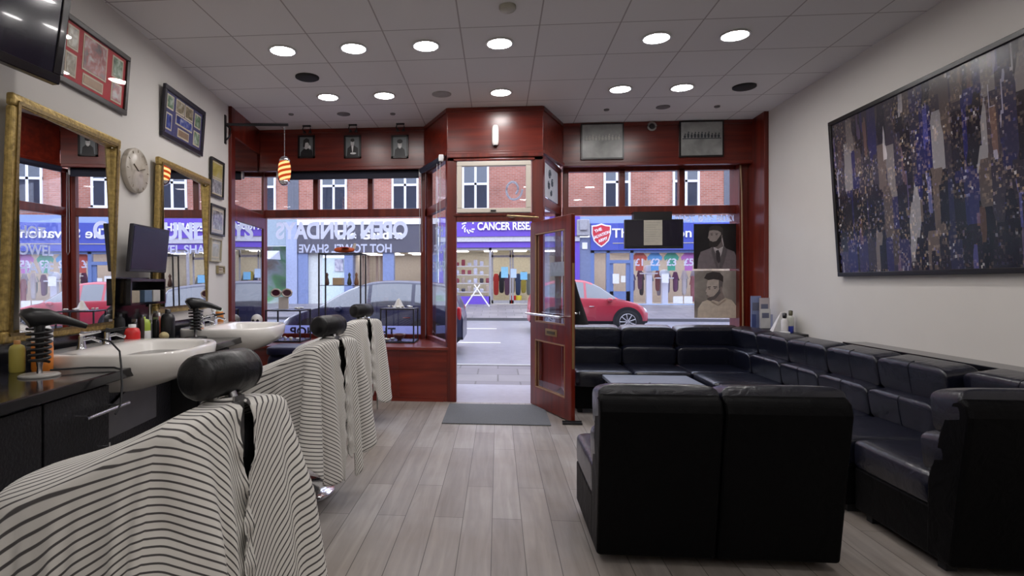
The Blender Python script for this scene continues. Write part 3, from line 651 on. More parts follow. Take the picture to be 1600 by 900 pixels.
for i in range(4): cabinet(edges[i], edges[i+1], 'black textured base cabinet under the worktop, '+names[i])
cabinet(3.85, 4.45, 'black base cabinet under the worktop between the two white basins'); 
# plinth walls behind the basins
cabinet(2.80, 3.80, 'recessed black cabinet under the first white basin', False, .45); cabinet(4.5, 5.6, 'recessed black cabinet under the far white basin', False, .45)
o = M(); 
pA = [WL(.47, 3.05, .55), WL(.47, 3.45, .55), WL(.47, 3.45, .80), WL(.47, 3.05, .70)]
# grey splash panel below the first basin
g = M().hexa([WL(.46, 3.0, .45), WL(.46, 3.55, .45), WL(.468, 3.55, .45), WL(.468, 3.0, .45), WL(.46, 3.0, .62), WL(.46, 3.55, .80), WL(.468, 3.55, .80), WL(.468, 3.0, .62)])
o = g.build('side_panel', mat('grey_panel', (.10, .10, .11), .35)); tag(o, 'slanting grey panel below the first white basin', 'panel')
# towel rail with dryer hook
r_ = empty('towel_rail', WL(.67, 2.60, .68), WA, 'short chrome rail on the cabinet front under the dryer cable', 'rail')
M().tube([WL(.70, 2.42, .70), WL(.70, 2.78, .70)], .009, 10).tube([WL(.62, 2.47, .70), WL(.70, 2.47, .70)], .006).tube([WL(.62, 2.73, .70), WL(.70, 2.73, .70)], .006).build('bar', chrome, r_)
# dark coat hung under the worktop
rows = []
for j in range(12):
    f = j/11; z = .74-.5*f
    rows.append([WL(.64+.05*math.sin(PI*min(1, i/20))+.02*math.sin(i*1.1+f*2), 1.62+(.20+.13*f)*(i/20*2-1), z+.03*math.sin(PI*i/20)*(1-f)) for i in range(21)])
rows2 = [[p_-WN*.03 for p_ in r0[::-1]] for r0 in rows]
o = M().grid([a_+b_ for a_, b_ in zip(rows, rows2)], closed=True).build('hanging_coat', mat('dark_navy_cloth', (.008, .008, .018), .9)); tag(o, 'dark navy coat hanging on the front of the black cabinets at left', 'coat')

def basin(sc_, label, tapd=.22):
    s0 = sc_; r_ = empty('wash_basin', WL(.45, s0, .80), WA, label, 'basin')
    def ring(hs, d0, d1, z, n=48, e=.55):
        out = []
        dm = (d0+d1)/2; hd = (d1-d0)/2
        for i in range(n):
            a_ = 2*PI*i/n; c_, s_ = math.cos(a_), math.sin(a_)
            ee = .35 if c_ < 0 else .75
            out.append(WL(dm+hd*math.copysign(abs(c_)**ee, c_), s0+hs*math.copysign(abs(s_)**(.45 if c_ < 0 else .7), s_), z))
        return out
    rows = [ring(.26, .15, .60, .70), ring(.34, .13, .72, .74), ring(.44, .12, .83, .80), ring(.475, .11, .865, .85), ring(.485, .11, .875, .925), ring(.475, .115, .865, .938),
            ring(.43, .30, .82, .934), ring(.41, .33, .80, .915), ring(.37, .36, .76, .85), ring(.25, .42, .66, .80), ring(.05, .52, .57, .79)]
    M().grid(rows, closed=True).build('bowl', ceramic, r_)
    M().lathe([(.03, 0), (.03, .006), (.0, .007)], WL(.545, s0, .79), 16, caps=False).build('plughole', chrome, r_)
    for k_, ss in enumerate((-.14, .12)):
        p_ = WL(tapd, s0+ss, .936); t_ = M().lathe([(.028, 0), (.024, .01), (.018, .05), (.016, .075)], p_, 16).tube([p_+Vector((0, 0, .05)), p_+WN*.06+Vector((0, 0, .062)), p_+WN*.11+Vector((0, 0, .045))], .011, 10)
        tp = t_.build('tap', chrome, r_)
        M().tube([p_+Vector((0, 0, .082)), p_+Vector((0, 0, .085))+WN*.02+WE*.0, p_+Vector((0, 0, .10))+WN*.10+WE*(.02)], [.02, .012, .007], 10).build('lever', black if k_ else chrome, tp)
basin(3.31, 'white ceramic basin on the worktop behind the nearest barber chair')
basin(5.02, 'white ceramic basin at the far end of the worktop by the window')

# ------------------------------------------------ things on the worktop
def bottle(name, x, y, z, prof, mats_, label, cat='bottle', cap=None, grp='bottles on the worktop', n=18):
    r_ = empty(name, (x, y, z), 0, label, cat, grp)
    M().lathe(prof, (x, y, z), n).build('body', mats_[0], r_)
    if cap: M().lathe(cap, (x, y, z), n).build('cap', mats_[1], r_)
    return r_
def std(r, h): return [(r*.9, 0), (r, .006), (r, h*.72), (r*.85, h*.82), (r*.4, h*.88)]
def stdcap(r, h): return [(r*.42, h*.87), (r*.42, h), (0, h)]
def ctr(px, py, z=CT_Z): return PZ(px, py, z)
p = ctr(82, 579); bottle('shampoo_bottle', -2.335, 2.78, CT_Z, [(.045, 0), (.048, .01), (.048, .12), (.047, .121), (.044, .20), (.02, .215)], [mat('orange_plastic', (.70, .22, .03), .35), white], 'tall orange bottle with a white top behind the near dryer holder', cap=[(.047, .15), (.046, .20), (.03, .235), (0, .24)])
bottle('spray_bottle', -2.42, 2.72, CT_Z, std(.035, .16), [mat('yellow_plastic', (.45, .38, .08), .4), mat('amber_cap', (.45, .2, .05), .4)], 'small yellowish bottle left of the near dryer holder', cap=stdcap(.035, .16))
bottle('talc_bottle', -2.50, 3.76, CT_Z+.0, [(.045, 0), (.05, .01), (.05, .11), (.042, .135), (.02, .145)], [mat('red_plastic', (.60, .02, .02), .3), white], 'red bottle with a white cap beside the first basin', cap=[(.024, .14), (.024, .165), (0, .167)])
bottle('lotion_bottle', -2.60, 4.05, CT_Z, [(.043, 0), (.045, .01), (.045, .095), (.042, .1)], [white, mat('lime_plastic', (.38, .50, .06), .35)], 'bottle with lime green top and white lower half under the monitor', cap=[(.043, .098), (.043, .15), (.03, .178), (.008, .185), (.008, .20), (0, .2)])
bottle('spray_can', -2.49, 4.17, CT_Z, std(.05, .25), [black, black], 'fat black bottle right of the lime green one', cap=stdcap(.05, .25))
bottle('spray_can', -2.62, 4.26, CT_Z, std(.03, .22), [mat('rust_plastic', (.28, .05, .02), .4), white], 'slim rust red bottle behind the cream brush', cap=stdcap(.03, .22))
bottle('tonic_bottle', -2.66, 3.86, CT_Z, std(.035, .24), [blackmatt, black], 'slim black bottle behind the red one', cap=stdcap(.035, .24))
bottle('tonic_bottle', -2.64, 4.42, CT_Z, std(.028, .24), [mat('silver_plastic', (.4, .4, .42), .35), white], 'silver grey bottle at the foot of the far mirror frame', cap=stdcap(.028, .24))
r_ = empty('shaving_brush', (-2.43, 4.02, CT_Z), 0, 'round cream brush standing at the back of the first basin', 'brush', None)
M().lathe([(.018, 0), (.02, .01), (.012, .025), (.018, .04)], (-2.43, 4.02, CT_Z), 14).build('handle', mat('blue_handle', (.05, .07, .25), .4), r_)
M().sup((-2.43, 4.02, CT_Z+.062), (.034, .034, .03), 1, 1).build('bristles', mat('cream_bristle', (.5, .42, .22), .9, bump=.5, scale=90), r_)
bottle('cream_tub', -2.50, 4.62, CT_Z, [(.048, 0), (.05, .005), (.05, .085)], [mat('peach_plastic', (.55, .30, .20), .4), mat('cream_lid', (.55, .50, .42), .4)], 'peach coloured tub with a cream lid beside the far dryer holder', 'tub', cap=[(.053, .08), (.053, .10), (0, .102)], grp=None)
bottle('spray_bottle', -2.77, 5.42, CT_Z, [(.035, 0), (.038, .01), (.036, .1), (.018, .15), (.014, .17)], [mat('frosted_plastic', (.6, .65, .75), .3), white], 'white spray bottle behind the far basin beside the pillar', cap=[(.016, .165), (.022, .18), (.02, .21), (0, .212)])
bottle('shampoo_bottle', -2.78, 5.56, CT_Z, std(.04, .20), [mat('orange_plastic2', (.62, .22, .04), .35), mat('pale_green', (.5, .6, .5), .4)], 'orange bottle with a pale green cap behind the far basin', cap=[(.035, .15), (.03, .2), (0, .21)])
bottle('spray_bottle', -2.62, 4.80, CT_Z, std(.03, .15), [mat('clear_green', (.25, .32, .28), .3), black], 'small greenish bottle just past the peach tub', cap=stdcap(.03, .15))
# tool stands: dark clutter of clippers below the monitor
r_ = empty('tool_shelf', WL(.06, 4.03, .99), WA, 'black wall shelf unit full of tools between the two gilt mirrors', 'shelf')
g = M(); wall_box(g, .002, .012, 3.86, 4.38, CT_Z+.13, 1.36); wall_box(g, .012, .14, 3.86, 4.38, 1.33, 1.35); wall_box(g, .012, .14, 3.86, 4.38, 1.16, 1.175); wall_box(g, .012, .14, 3.86, 3.875, 1.16, 1.35); wall_box(g, .012, .14, 4.365, 4.38, 1.16, 1.35)
g.build('board', gloss_black, r_)
rnd = random.Random(3)
for i in range(6):
    s_ = 3.92+i*.08; hh = rnd.uniform(.13, .2); c_ = WL(.12+rnd.uniform(-.03, .05), s_, CT_Z)
    r_ = empty('hair_clipper', c_, WA+rnd.uniform(-.4, .4), 'dark hair clipper standing in the row of tools under the monitor', 'clipper', 'hair clippers under the monitor')
    M().lathe([(.03, 0), (.032, .01), (.028, .03)], (0, 0, 0), 14).build('stand', black, r_, world=False)
    M().sup((0, 0, .03+hh/2), (.022, .018, hh/2), .5, .6, nu=16, nv=10).build('body', mat('clipper_%d' % (i % 3), [(.02, .02, .02), (.05, .03, .03), (.10, .10, .11)][i % 3], .35), r_, world=False)
    M().box(-.018, .018, -.006, .006, .03+hh-.005, .045+hh).build('blade', steel, r_, world=False)
for i, (s_, z_, c_, w_) in enumerate(((3.97, 1.175, (.35, .30, .22), 'cream'), (4.15, 1.175, (.10, .16, .25), 'blue'), (4.28, 1.175, (.45, .44, .42), 'pale grey'))):
    p_ = WL(.075, s_, z_); g = M(); wall_box(g, .04, .12, s_-.055, s_+.055, z_, z_+.09); o = g.build('product_box', mat('pbox%d' % i, c_, .5), bevel=.004); tag(o, 'small %s box on the black wall shelf below the monitor' % w_, 'box')

def dryer(c, rz, label, plate, hl):
    """hair dryer sitting in a spiral holder on a foot"""
    x, y = c
    h_ = empty('dryer_holder', (x, y, CT_Z), rz, hl, 'holder')
    M().lathe([(.085, 0), (.088, .006), (.08, .012), (.0, .014)], (0, 0, 0), 28, caps=False).build('foot', plate, h_, world=False)
    M().lathe([(.014, .01), (.011, .04), (.016, .07)], (0, 0, 0), 14).build('stem', chrome, h_, world=False)
    M().tube([(.052*(1-.25*(1-i/96))*math.cos(i*.42), .052*(1-.25*(1-i/96))*math.sin(i*.42), .065+i*.0017) for i in range(97)], .007, 8).build('spiral', black, h_, world=False)
    d_ = empty('hair_dryer', (x, y, CT_Z+.07), rz, label, 'hair dryer')
    M().tube([(0, 0, .01), (0, 0, .12), (.0, 0, .19)], [.017, .02, .026], 12).build('handle', black, d_, world=False)
    M().tube([(-.062, 0, .205), (-.055, 0, .21), (-.03, 0, .215), (.03, 0, .212), (.07, 0, .205)], [.034, .047, .048, .042, .03], 18).build('barrel', black, d_, world=False)
    M().tube([(.065, 0, .206), (.12, 0, .190), (.20, 0, .160)], [.029, .022, .014], 14).build('nozzle', black, d_, world=False)
    return d_
dryer((-2.206, 2.61), .95, 'black hair dryer with a long nozzle in the near spiral holder', mat('grey_foot', (.35, .34, .32), .3), 'black spiral dryer holder on a pale round foot, nearest on the worktop')
dryer((-2.45, 4.50), .75, 'black hair dryer in the far spiral holder before the second mirror', black, 'black spiral dryer holder on a dark foot before the second mirror')
# flex of the near dryer
P3 = [PZ(135, 524, 1.02), PZ(150, 545, .96), PZ(163, 580, .90)]
cb = [(-2.03, 2.76, 1.04), (-1.98, 2.80, 1.02), (-1.93, 2.80, .97), (-1.88, 2.74, .90), (-1.835, 2.68, .82), (-1.80, 2.62, .74), (-1.80, 2.58, .70)]
o = M().tube(cb, .005, 6).tube([(-2.21, 2.68, .888), (-2.1, 2.80, .885), (-1.98, 2.83, .882), (-1.9, 2.76, .885)], .005, 6).build('power_cable', blackmatt); tag(o, 'thin black cable hanging over the worktop edge from the near dryer', 'cable')

# black stool or box with cloth by the far basin
r_ = empty('storage_stool', (-2.18, 5.98, 0), 0, 'dark navy upholstered box standing between the far basin and the window sill', 'stool')
M().sup((-2.18, 5.98, .30), (.22, .20, .28), .25, .25).build('body', mat('navy_vinyl', (.012, .012, .035), .45), r_)
M().sup((-2.18, 5.98, .61), (.23, .21, .05), .4, .3).build('cushion', mat('navy_vinyl2', (.015, .015, .045), .4), r_)
# white skull ornament on the sill
sk = PY(397, 500, 6.75); r_ = empty('skull_ornament', (-2.85, 6.62, .605), 0, 'white round skull ornament on a stand at the left end of the window sill', 'ornament')
M().lathe([(.05, 0), (.05, .01), (.012, .02), (.012, .20), (.04, .21)], (-2.85, 6.62, .605), 16).build('stand', black, r_)
M().sup((-2.85, 6.62, .605+.275), (.065, .07, .07), 1, 1).sup((-2.84, 6.59, .605+.215), (.04, .045, .035), .8, .8).build('skull', mat('bone_white', (.7, .68, .65), .5), r_)
M().sup((-2.815, 6.56, .605+.27), (.016, .016, .017), 1, 1, nu=12, nv=8).sup((-2.865, 6.553, .605+.27), (.016, .016, .017), 1, 1, nu=12, nv=8).build('eye_sockets', blackmatt, r_)

# ================================================================== WINDOW DISPLAY (LEFT SILL)
SZ = .607
wire = mat('black_wire', (.012, .012, .02), .5)
def wire_stand(x0, x1, y0, y1, h, label, shelves):
    r_ = empty('display_stand', ((x0+x1)/2, (y0+y1)/2, SZ), 0, label, 'display stand')
    m = M(); w = .008
    for x in (x0, x1):
        for y in (y0, y1): m.box(x-w, x+w, y-w, y+w, SZ, SZ+h)
    for z in [SZ+w, SZ+h-w]:
        for y in (y0, y1): m.box(x0, x1, y-w, y+w, z-w, z+w)
        for x in (x0, x1): m.box(x-w, x+w, y0, y1, z-w, z+w)
    m.build('frame', wire, r_)
    for z in shelves: M().box(x0, x1, y0, y1, SZ+z-.004, SZ+z+.004).build('shelf', mat('dark_glass_shelf', (.05, .05, .08), .2), r_)
    return r_
a0 = PY(409, 483, 7.0); a1 = PY(455, 483, 7.0)
H1 = PY(430, 483, 6.95).z-SZ
wire_stand(-2.78, -2.36, 6.72, 7.1, H1, 'black wire display stand with sunglasses at the left of the window sill', (H1-.006, .016))
H3 = PY(620, 481, 6.95).z-SZ
wire_stand(X(600, 6.95), X(650, 6.95), 6.75, 7.1, H3, 'black wire display stand with a white cone on top, at the right', (H3-.006, .016))
H2 = PY(540, 396, 7.0).z-SZ
r2_ = wire_stand(X(503, 7.0), X(567, 7.0), 6.88, 7.15, H2, 'tall thin black wire stand in the middle of the display', (H2-.006, PY(540, 446, 7).z-SZ))
# sunglasses + card
r_ = empty('sunglasses_card', (-2.62, 6.85, SZ+H1), 0, 'cream card holding a pair of cream framed sunglasses on the left wire stand', 'sunglasses')
zt = SZ+H1+.004
M().box(-2.67, -2.55, 6.84, 6.86, zt, zt+.15).build('card', mat('cream_card', (.55, .50, .48), .6), r_)
sg = M()
for cx in (-2.70, -2.56): sg.tube([(cx+.06*math.cos(a_), 6.83, zt+.20+.045*math.sin(a_)) for a_ in [2*PI*i/20 for i in range(20)]], .010, 6, closed=True)
sg.tube([(-2.645, 6.83, zt+.21), (-2.615, 6.83, zt+.21)], .008)
sg.build('frame', mat('cream_acetate', (.6, .5, .47), .3), r_)
M().lathe([(.055, 0), (.055, .004)], (-2.56, 6.83, zt+.20), 20, axis='y').lathe([(.055, 0), (.055, .004)], (-2.70, 6.83, zt+.20), 20, axis='y').build('lens', mat('purple_lens', (.06, .012, .03), .15), r_)
rnd = random.Random(5)
def trinkets(x0, x1, y0, y1, z, n, lab, cols):
    for i in range(n):
        x = x0+(x1-x0)*(i+.5)/n; y = rnd.uniform(y0, y1); r = rnd.uniform(.014, .026)
        o = M().lathe([(r*.5, 0), (r, .006), (r*1.05, .014), (r*.7, .02), (r*.5, .014)], (x, y, z), 14, caps=False).build('jewellery_ring', mat('trinket%d' % (i % len(cols)), cols[i % len(cols)], .35, .3))
        tag(o, lab, 'jewellery', lab[:60])
tc_ = [(.7, .68, .62), (.5, .45, .35), (.65, .66, .7)]
trinkets(-2.50, -2.38, 6.76, 7.05, zt+.002, 4, 'small pale jewellery pieces lying on top of the left wire stand', tc_)
trinkets(-2.75, -2.40, 6.76, 7.05, SZ+.025, 6, 'small pale jewellery pieces on the bottom shelf of the left wire stand', tc_)
zt3 = SZ+H3+.004; xa, xb = X(600, 6.95), X(650, 6.95)
trinkets(xa+.03, xb-.03, 6.8, 7.05, zt3+.002, 7, 'small gold and pale pieces lying on top of the right wire stand', [(.5, .38, .15), (.6, .55, .45), (.35, .22, .1)])
xm = X(623, 6.92); o = M().lathe([(.075, 0), (.05, .04), (.03, .085), (.01, .11)], (xm, 6.92, zt3), 4).build('display_cone', mat('white_card', (.72, .70, .66), .6)); tag(o, 'white pyramid shaped display piece on the right wire stand', 'ornament')
xm = X(624, 6.9); o = M().lathe([(.025, 0), (.03, .008), (.055, .03), (.075, .055), (.078, .075), (.07, .073), (.045, .03), (0, .02)], (xm, 6.9, SZ+.022), 24).build('shaving_bowl', mat('dark_red_wood', (.10, .025, .018), .3)); tag(o, 'dark red bowl on the bottom shelf of the right wire stand', 'bowl')
trinkets(X(597, 6.9)+.02, X(615, 6.9), 6.8, 7.0, SZ+.024, 3, 'small pale pieces left of the dark red bowl on the sill', tc_)
# orange toy plane / roof on the tall stand
xo = X(538, 7.0); zo = SZ+H2+.004
r_ = empty('toy_aeroplane', (xo, 7.0, zo), 0, 'small orange and red model plane on top of the tall wire stand', 'model')
M().sup((xo, 7.0, zo+.04), (.13, .035, .035), .8, .7).build('fuselage', mat('orange_paint', (.55, .09, .02), .4), r_)
M().hexa([(xo-.02, 6.87, zo+.06), (xo+.07, 6.87, zo+.06), (xo+.07, 7.13, zo+.06), (xo-.02, 7.13, zo+.06), (xo-.02, 6.87, zo+.068), (xo+.07, 6.87, zo+.068), (xo+.07, 7.13, zo+.068), (xo-.02, 7.13, zo+.068)]).build('wing', mat('red_paint', (.5, .04, .02), .4), r_)
M().hexa([(xo+.10, 6.995, zo+.05), (xo+.14, 6.995, zo+.05), (xo+.14, 7.005, zo+.05), (xo+.10, 7.005, zo+.05), (xo+.12, 6.995, zo+.12), (xo+.15, 6.995, zo+.12), (xo+.15, 7.005, zo+.12), (xo+.12, 7.005, zo+.12)]).build('tail', mat('white_paint', (.6, .55, .5), .4), r_)
zs = PY(540, 446, 7).z+.005; xs_ = X(530, 7.0)
o = M().box(xs_-.07, xs_+.05, 6.95, 7.06, zs, zs+.09).build('wooden_box', mat('tan_wood', (.45, .32, .20), .6), bevel=.004); tag(o, 'small tan box on the middle shelf of the tall wire stand', 'box')
for i, (px, c_, w_) in enumerate(((511, (.10, .05, .04), 'left of the tan box'), (546, (.06, .07, .05), 'just right of the tan box'), (557, (.25, .12, .06), 'at the right end'))):
    x = X(px, 7.0); o = M().lathe([(.02, 0), (.03, .02), (.022, .07), (.012, .1), (.02, .13), (.0, .16)], (x, 7.0, zs), 10).build('figurine', mat('figurine%d' % i, c_, .5)); tag(o, 'tiny dark figurine %s on the tall wire stand' % w_, 'figurine')

# ================================================================== FASCIA THINGS
def portrait_mat_shapes(m, cx, cz, w, h, y, kind):
    """head-and-shoulder shapes, indices: 1 dark cloth, 2 skin grey, 3 dark hair, 4 light"""
    def P(poly, mi, k): m.prism([(cx+u*w, cz+v*h) for u, v in poly], lambda a_, b_, t: (a_, y-t, b_), k*.0006, k*.0006+.0006, mi)
    def ell(cu, cv, ru, rv, mi, k, n=22): P([(cu+ru*math.cos(2*PI*i/n), cv+rv*math.sin(2*PI*i/n)) for i in range(n)], mi, k)
    if kind == 'hat':
        P([(-.40, -.48), (.40, -.48), (.34, -.15), (.12, -.02), (-.12, -.02), (-.34, -.15)], 1, 1); ell(0, .1, .15, .2, 2, 2); ell(0, .27, .20, .11, 1, 3); ell(.0, .0, .1, .06, 4, 3)
    elif kind == 'suit':
        P([(-.42, -.48), (.42, -.48), (.40, -.08), (.12, .06), (-.12, .06), (-.36, -.08)], 1, 1); ell(0, .2, .13, .19, 2, 2); ell(0, .33, .14, .09, 3, 3); P([(-.08, .04), (.08, .04), (.02, -.28), (-.02, -.28)], 4, 3); ell(.05, -.34, .22, .05, 4, 4)
    else:
        P([(-.46, -.48), (.46, -.48), (.42, -.2), (.1, -.06), (-.2, -.1), (-.42, -.28)], 1, 1); ell(-.02, .12, .2, .26, 2, 2); P([(-.26, .0), (-.22, .34), (.0, .44), (.2, .36), (.22, .1), (.1, .22), (-.08, .2), (-.14, -.05)], 3, 3); ell(.22, -.05, .1, .12, 4, 1)
pm_ = [mat('print_bg', (.17, .19, .20), .35), mat('print_black', (.012, .012, .014), .4), mat('print_grey_skin', (.60, .60, .60), .4), mat('print_hair', (.02, .02, .02), .4), mat('print_light', (.8, .82, .82), .4)]
for px, kind, lab in ((478.5, 'side', 'small black and white profile portrait, leftmost on the wooden fascia'), (550.5, 'suit', 'small black and white portrait of a person in a dark suit, middle of the three'), (624.5, 'hat', 'small black and white portrait of a person in a cap, rightmost of the three')):
    p_ = PY(px, 229, FY-.02); w, h = .215, .285; r_ = empty('portrait_picture', (p_.x, FY, p_.z-h/2), 0, lab, 'framed picture', 'small portraits on the fascia')
    m = M(); x, z, y = p_.x, p_.z, FY; f = .022
    m.box(x-w/2, x+w/2, y-.022, y-.001, z-h/2, z-h/2+f).box(x-w/2, x+w/2, y-.022, y-.001, z+h/2-f, z+h/2).box(x-w/2, x-w/2+f, y-.022, y-.001, z-h/2, z+h/2).box(x+w/2-f, x+w/2, y-.022, y-.001, z-h/2, z+h/2)
    m.build('frame', mat('black_frame', (.010, .008, .008), .3), r_)
    m = M().box(x-w/2+.015, x+w/2-.015, y-.010, y-.002, z-h/2+.015, z+h/2-.015, 0); portrait_mat_shapes(m, x, z, w-.04, h-.04, y-.010, kind); m.build('print', pm_, r_)
slv = photo_mat('silver_print', [(.22, .23, .22), (.30, .31, .30), (.38, .39, .38)], 7)
for px0, px1, y0, y1, lab, dk in ((909, 973, 195, 247, 'silvery framed landscape photo on the fascia just right of the doorway', (.55, .55, .52)), (1063, 1129, 191, 243, 'silvery framed photo of workers on a beam, on the fascia at right', (.05, .06, .07))):
    a_, b_ = PY(px0, y0, FY-.02), PY(px1, y1, FY-.02); r_ = empty('fascia_picture', ((a_.x+b_.x)/2, FY, b_.z), 0, lab, 'framed picture')
    M().box(a_.x-.012, b_.x+.012, FY-.03, FY-.001, b_.z-.012, a_.z+.012).build('frame', mat('black_frame', (.01, .008, .008), .3), r_)
    m = M().box(a_.x+.006, b_.x-.006, FY-.033, FY-.03, b_.z+.006, a_.z-.006); zc = (a_.z*.52+b_.z*.48); W_ = b_.x-a_.x
    rr = random.Random(px0); 
    m.box(a_.x+.02, b_.x-.02, FY-.0345, FY-.033, zc-.012, zc-.002, 1) if px0 > 1000 else None
    for i in range(11):
        x = a_.x+W_*(.1+.8*i/10); hh = rr.uniform(.03, .06); m.sup((x, FY-.0335, zc+hh/2), (.014, .0015, hh/2), .8, .8, 1, nu=8, nv=6).sup((x+.004, FY-.0335, zc+hh+.01), (.008, .0015, .009), 1, 1, 1, nu=8, nv=6)
    m.build('print', [slv, mat('print_dark%d' % px0, dk if px0 > 1000 else (.48, .48, .44), .4)], r_)
p_ = PY(1018, 198, FY); r_ = empty('round_camera', (p_.x, FY, p_.z), 0, 'small white round ring shaped camera on the fascia between the two silvery pictures', 'camera')
M().tube([(p_.x+.045*math.cos(2*PI*i/20), FY-.02, p_.z+.045*math.sin(2*PI*i/20)) for i in range(20)], .012, 8, closed=True).build('ring', mat('ring_grey', (.35, .33, .32), .4), r_)
M().sup((p_.x, FY-.015, p_.z), (.036, .03, .036), 1, 1, nu=16, nv=10).build('lens', black, r_)
p_ = PY(774, 228, LY); r_ = empty('alarm_sensor', (p_.x, LY, p_.z), 0, 'slim white alarm sensor on the wooden panel above the doorway', 'sensor')
M().sup((p_.x, LY-.025, p_.z+.11), (.038, .028, .115), .45, .6).build('casing', mat('sensor_white', (.75, .72, .70), .35), r_)
M().lathe([(.02, 0), (.012, -.018), (0, -.02)], (p_.x, LY-.03, p_.z-.0), 12, caps=False).build('detector_eye', black, r_)
# roller blinds
r_ = empty('roller_blind', ((X(420, 7.2)+X(657, 7.2))/2, 7.2, 2.66), 0, 'rolled up dark navy blind across the top of the left window', 'blind')
x0, x1 = X(436, 7.2), X(655, 7.2)
nav = mat('navy_blind', (.010, .012, .03), .7)
M().tube([(x0, 7.2, 2.715), (x1, 7.2, 2.715)], .034, 16).box(x0, x1, 7.165, 7.172, 2.635, 2.72).build('fabric_roll', nav, r_)
M().box(x1, x1+.02, 7.16, 7.24, 2.66, 2.75).box(x0-.02, x0, 7.16, 7.24, 2.66, 2.75).build('end_bracket', white, r_)
M().tube([(x1+.01, 7.155, 2.68), (x1+.012, 7.155, 1.72), (x1+.03, 7.155, 1.68), (x1+.045, 7.155, 1.72), (x1+.03, 7.155, 2.68)], .003, 5).build('chain_loop', mat('bead_chain', (.5, .5, .5), .4), r_)
pv = Vector((-.5625, LY, 0)); qv = Vector((-.91, FY, 0)); dv_ = (qv-pv).normalized(); nv_ = Vector((dv_.y, -dv_.x, 0))
nv_ = -nv_ if nv_.x > 0 else nv_
r_ = empty('roller_blind', pv+dv_*.4+Vector((0, 0, 2.68)), 0, 'short rolled dark blind above the narrow side window left of the doorway', 'blind')
o1 = pv+dv_*.06+nv_*.05; o2 = qv-dv_*.05+nv_*.05
M().tube([o1+Vector((0, 0, 2.70)), o2+Vector((0, 0, 2.70))], .034, 14).build('fabric_roll', nav, r_)
M().sup(o1+Vector((0, 0, 2.71))-dv_*.01, (.03, .03, .04), .4, .4, nu=16, nv=8).build('end_bracket', white, r_)
M().tube([o1+Vector((-.01, 0, 2.68)), o1+Vector((-.012, 0, 1.75)), o1+Vector((-.05, .03, 1.68)), o1+Vector((-.06, .06, 1.75)), o1+Vector((-.05, .05, 2.66))], .004, 5).build('chain_loop', mat('bead_chain', (.5, .5, .5), .4), r_)
# beige conduit on right post
o = M().tube([PY(1157, 258, 7.18), PY(1159, 300, 7.18), PY(1160, 400, 7.18), PY(1161, 510, 7.18)], .010, 8).build('cable_conduit', mat('beige_conduit', (.35, .22, .12), .5)); tag(o, 'thin beige pipe running down the right window post', 'pipe')

# ================================================================== RIGHT BAY: TV AND POSTERS
TY = 7.16
a_, b_ = PY(976, 343, TY), PY(1068, 388, TY)
r_ = empty('hanging_screen', ((a_.x+b_.x)/2, TY, b_.z), 0, 'black television hanging in the right window', 'television')
M().box(a_.x, b_.x, TY, TY+.05, b_.z, a_.z).build('bezel', black, r_, bevel=.006)
M().box(a_.x+.015, b_.x-.015, TY-.002, TY, b_.z+.03, a_.z-.015).build('screen', screen, r_)
M().box(a_.x+.12, b_.x-.12, TY+.05, GY-.03, 2.08, 2.19).build('mounting_bracket', black, r_)
a2, b2 = PY(1006, 344, TY-.01), PY(1035, 383, TY-.01)
m = M().box(a2.x, b2.x, TY-.008, TY-.004, b2.z, a2.z, 0)
for i in range(9): z = a2.z-.03-i*.028; m.box(a2.x+.02, b2.x-.02-(i % 3)*.03, TY-.0088, TY-.008, z-.003, z+.002, 1)
o = m.build('paper_notice', [mat('cream_paper', (.50, .47, .40), .8), mat('faint_ink', (.36, .34, .30), .8)]); tag(o, 'cream paper notice stuck to the black television in the window', 'notice')

def thin_paper(m, f=.2):
    nt = m.node_tree; b = next(n_ for n_ in nt.nodes if n_.type == 'BSDF_PRINCIPLED'); out = next(n_ for n_ in nt.nodes if n_.type == 'OUTPUT_MATERIAL')
    t = N(nt, 'ShaderNodeBsdfTranslucent'); x = N(nt, 'ShaderNodeMixShader'); x.inputs[0].default_value = f
    nt.links.new(b.inputs['Base Color'].links[0].from_socket, t.inputs[0]); nt.links.new(b.outputs[0], x.inputs[1]); nt.links.new(t.outputs[0], x.inputs[2]); nt.links.new(x.outputs[0], out.inputs[0])
    return m
def poster(px0, px1, y0, y1, label, bg, shapes, mats_):
    YP = 7.30; a_, b_ = PY(px0, y0, YP), PY(px1, y1, YP); W_, H_ = b_.x-a_.x, a_.z-b_.z
    m = M().box(a_.x, b_.x, YP, YP+.004, b_.z, a_.z, 0)
    for k, (poly, mi) in enumerate(shapes): m.prism([(a_.x+u*W_, a_.z-v*H_) for u, v in poly], lambda p__, q__, t: (p__, YP-t, q__), .0008*k, .0008*(k+1), mi)
    o = m.build('window_poster', [thin_paper(q_) for q_ in [bg]+mats_]); tag(o, label, 'poster', None); return o
def ell(cu, cv, ru, rv, n=28, a0=0): return [(cu+ru*math.cos(2*PI*i/n), cv+rv*math.sin(2*PI*i/n)) for i in range(n)]
g = lambda n_, v_: mat('poster_'+n_, v_, .4, var=.1, scale=20)
skin, skin_d, hair, beard, jack, shirt, tie, jd = g('skin', (0.385, 0.333, 0.315)), g('skin_shade', (0.210, 0.175, 0.175)), g('hair', (0.052, 0.044, 0.044)), g('beard', (0.035, 0.028, 0.028)), g('jacket', (0.228, 0.193, 0.210)), g('shirt', (0.665, 0.612, 0.630)), g('tie', (0.052, 0.044, 0.052)), g('lapel', (0.140, 0.123, 0.131))
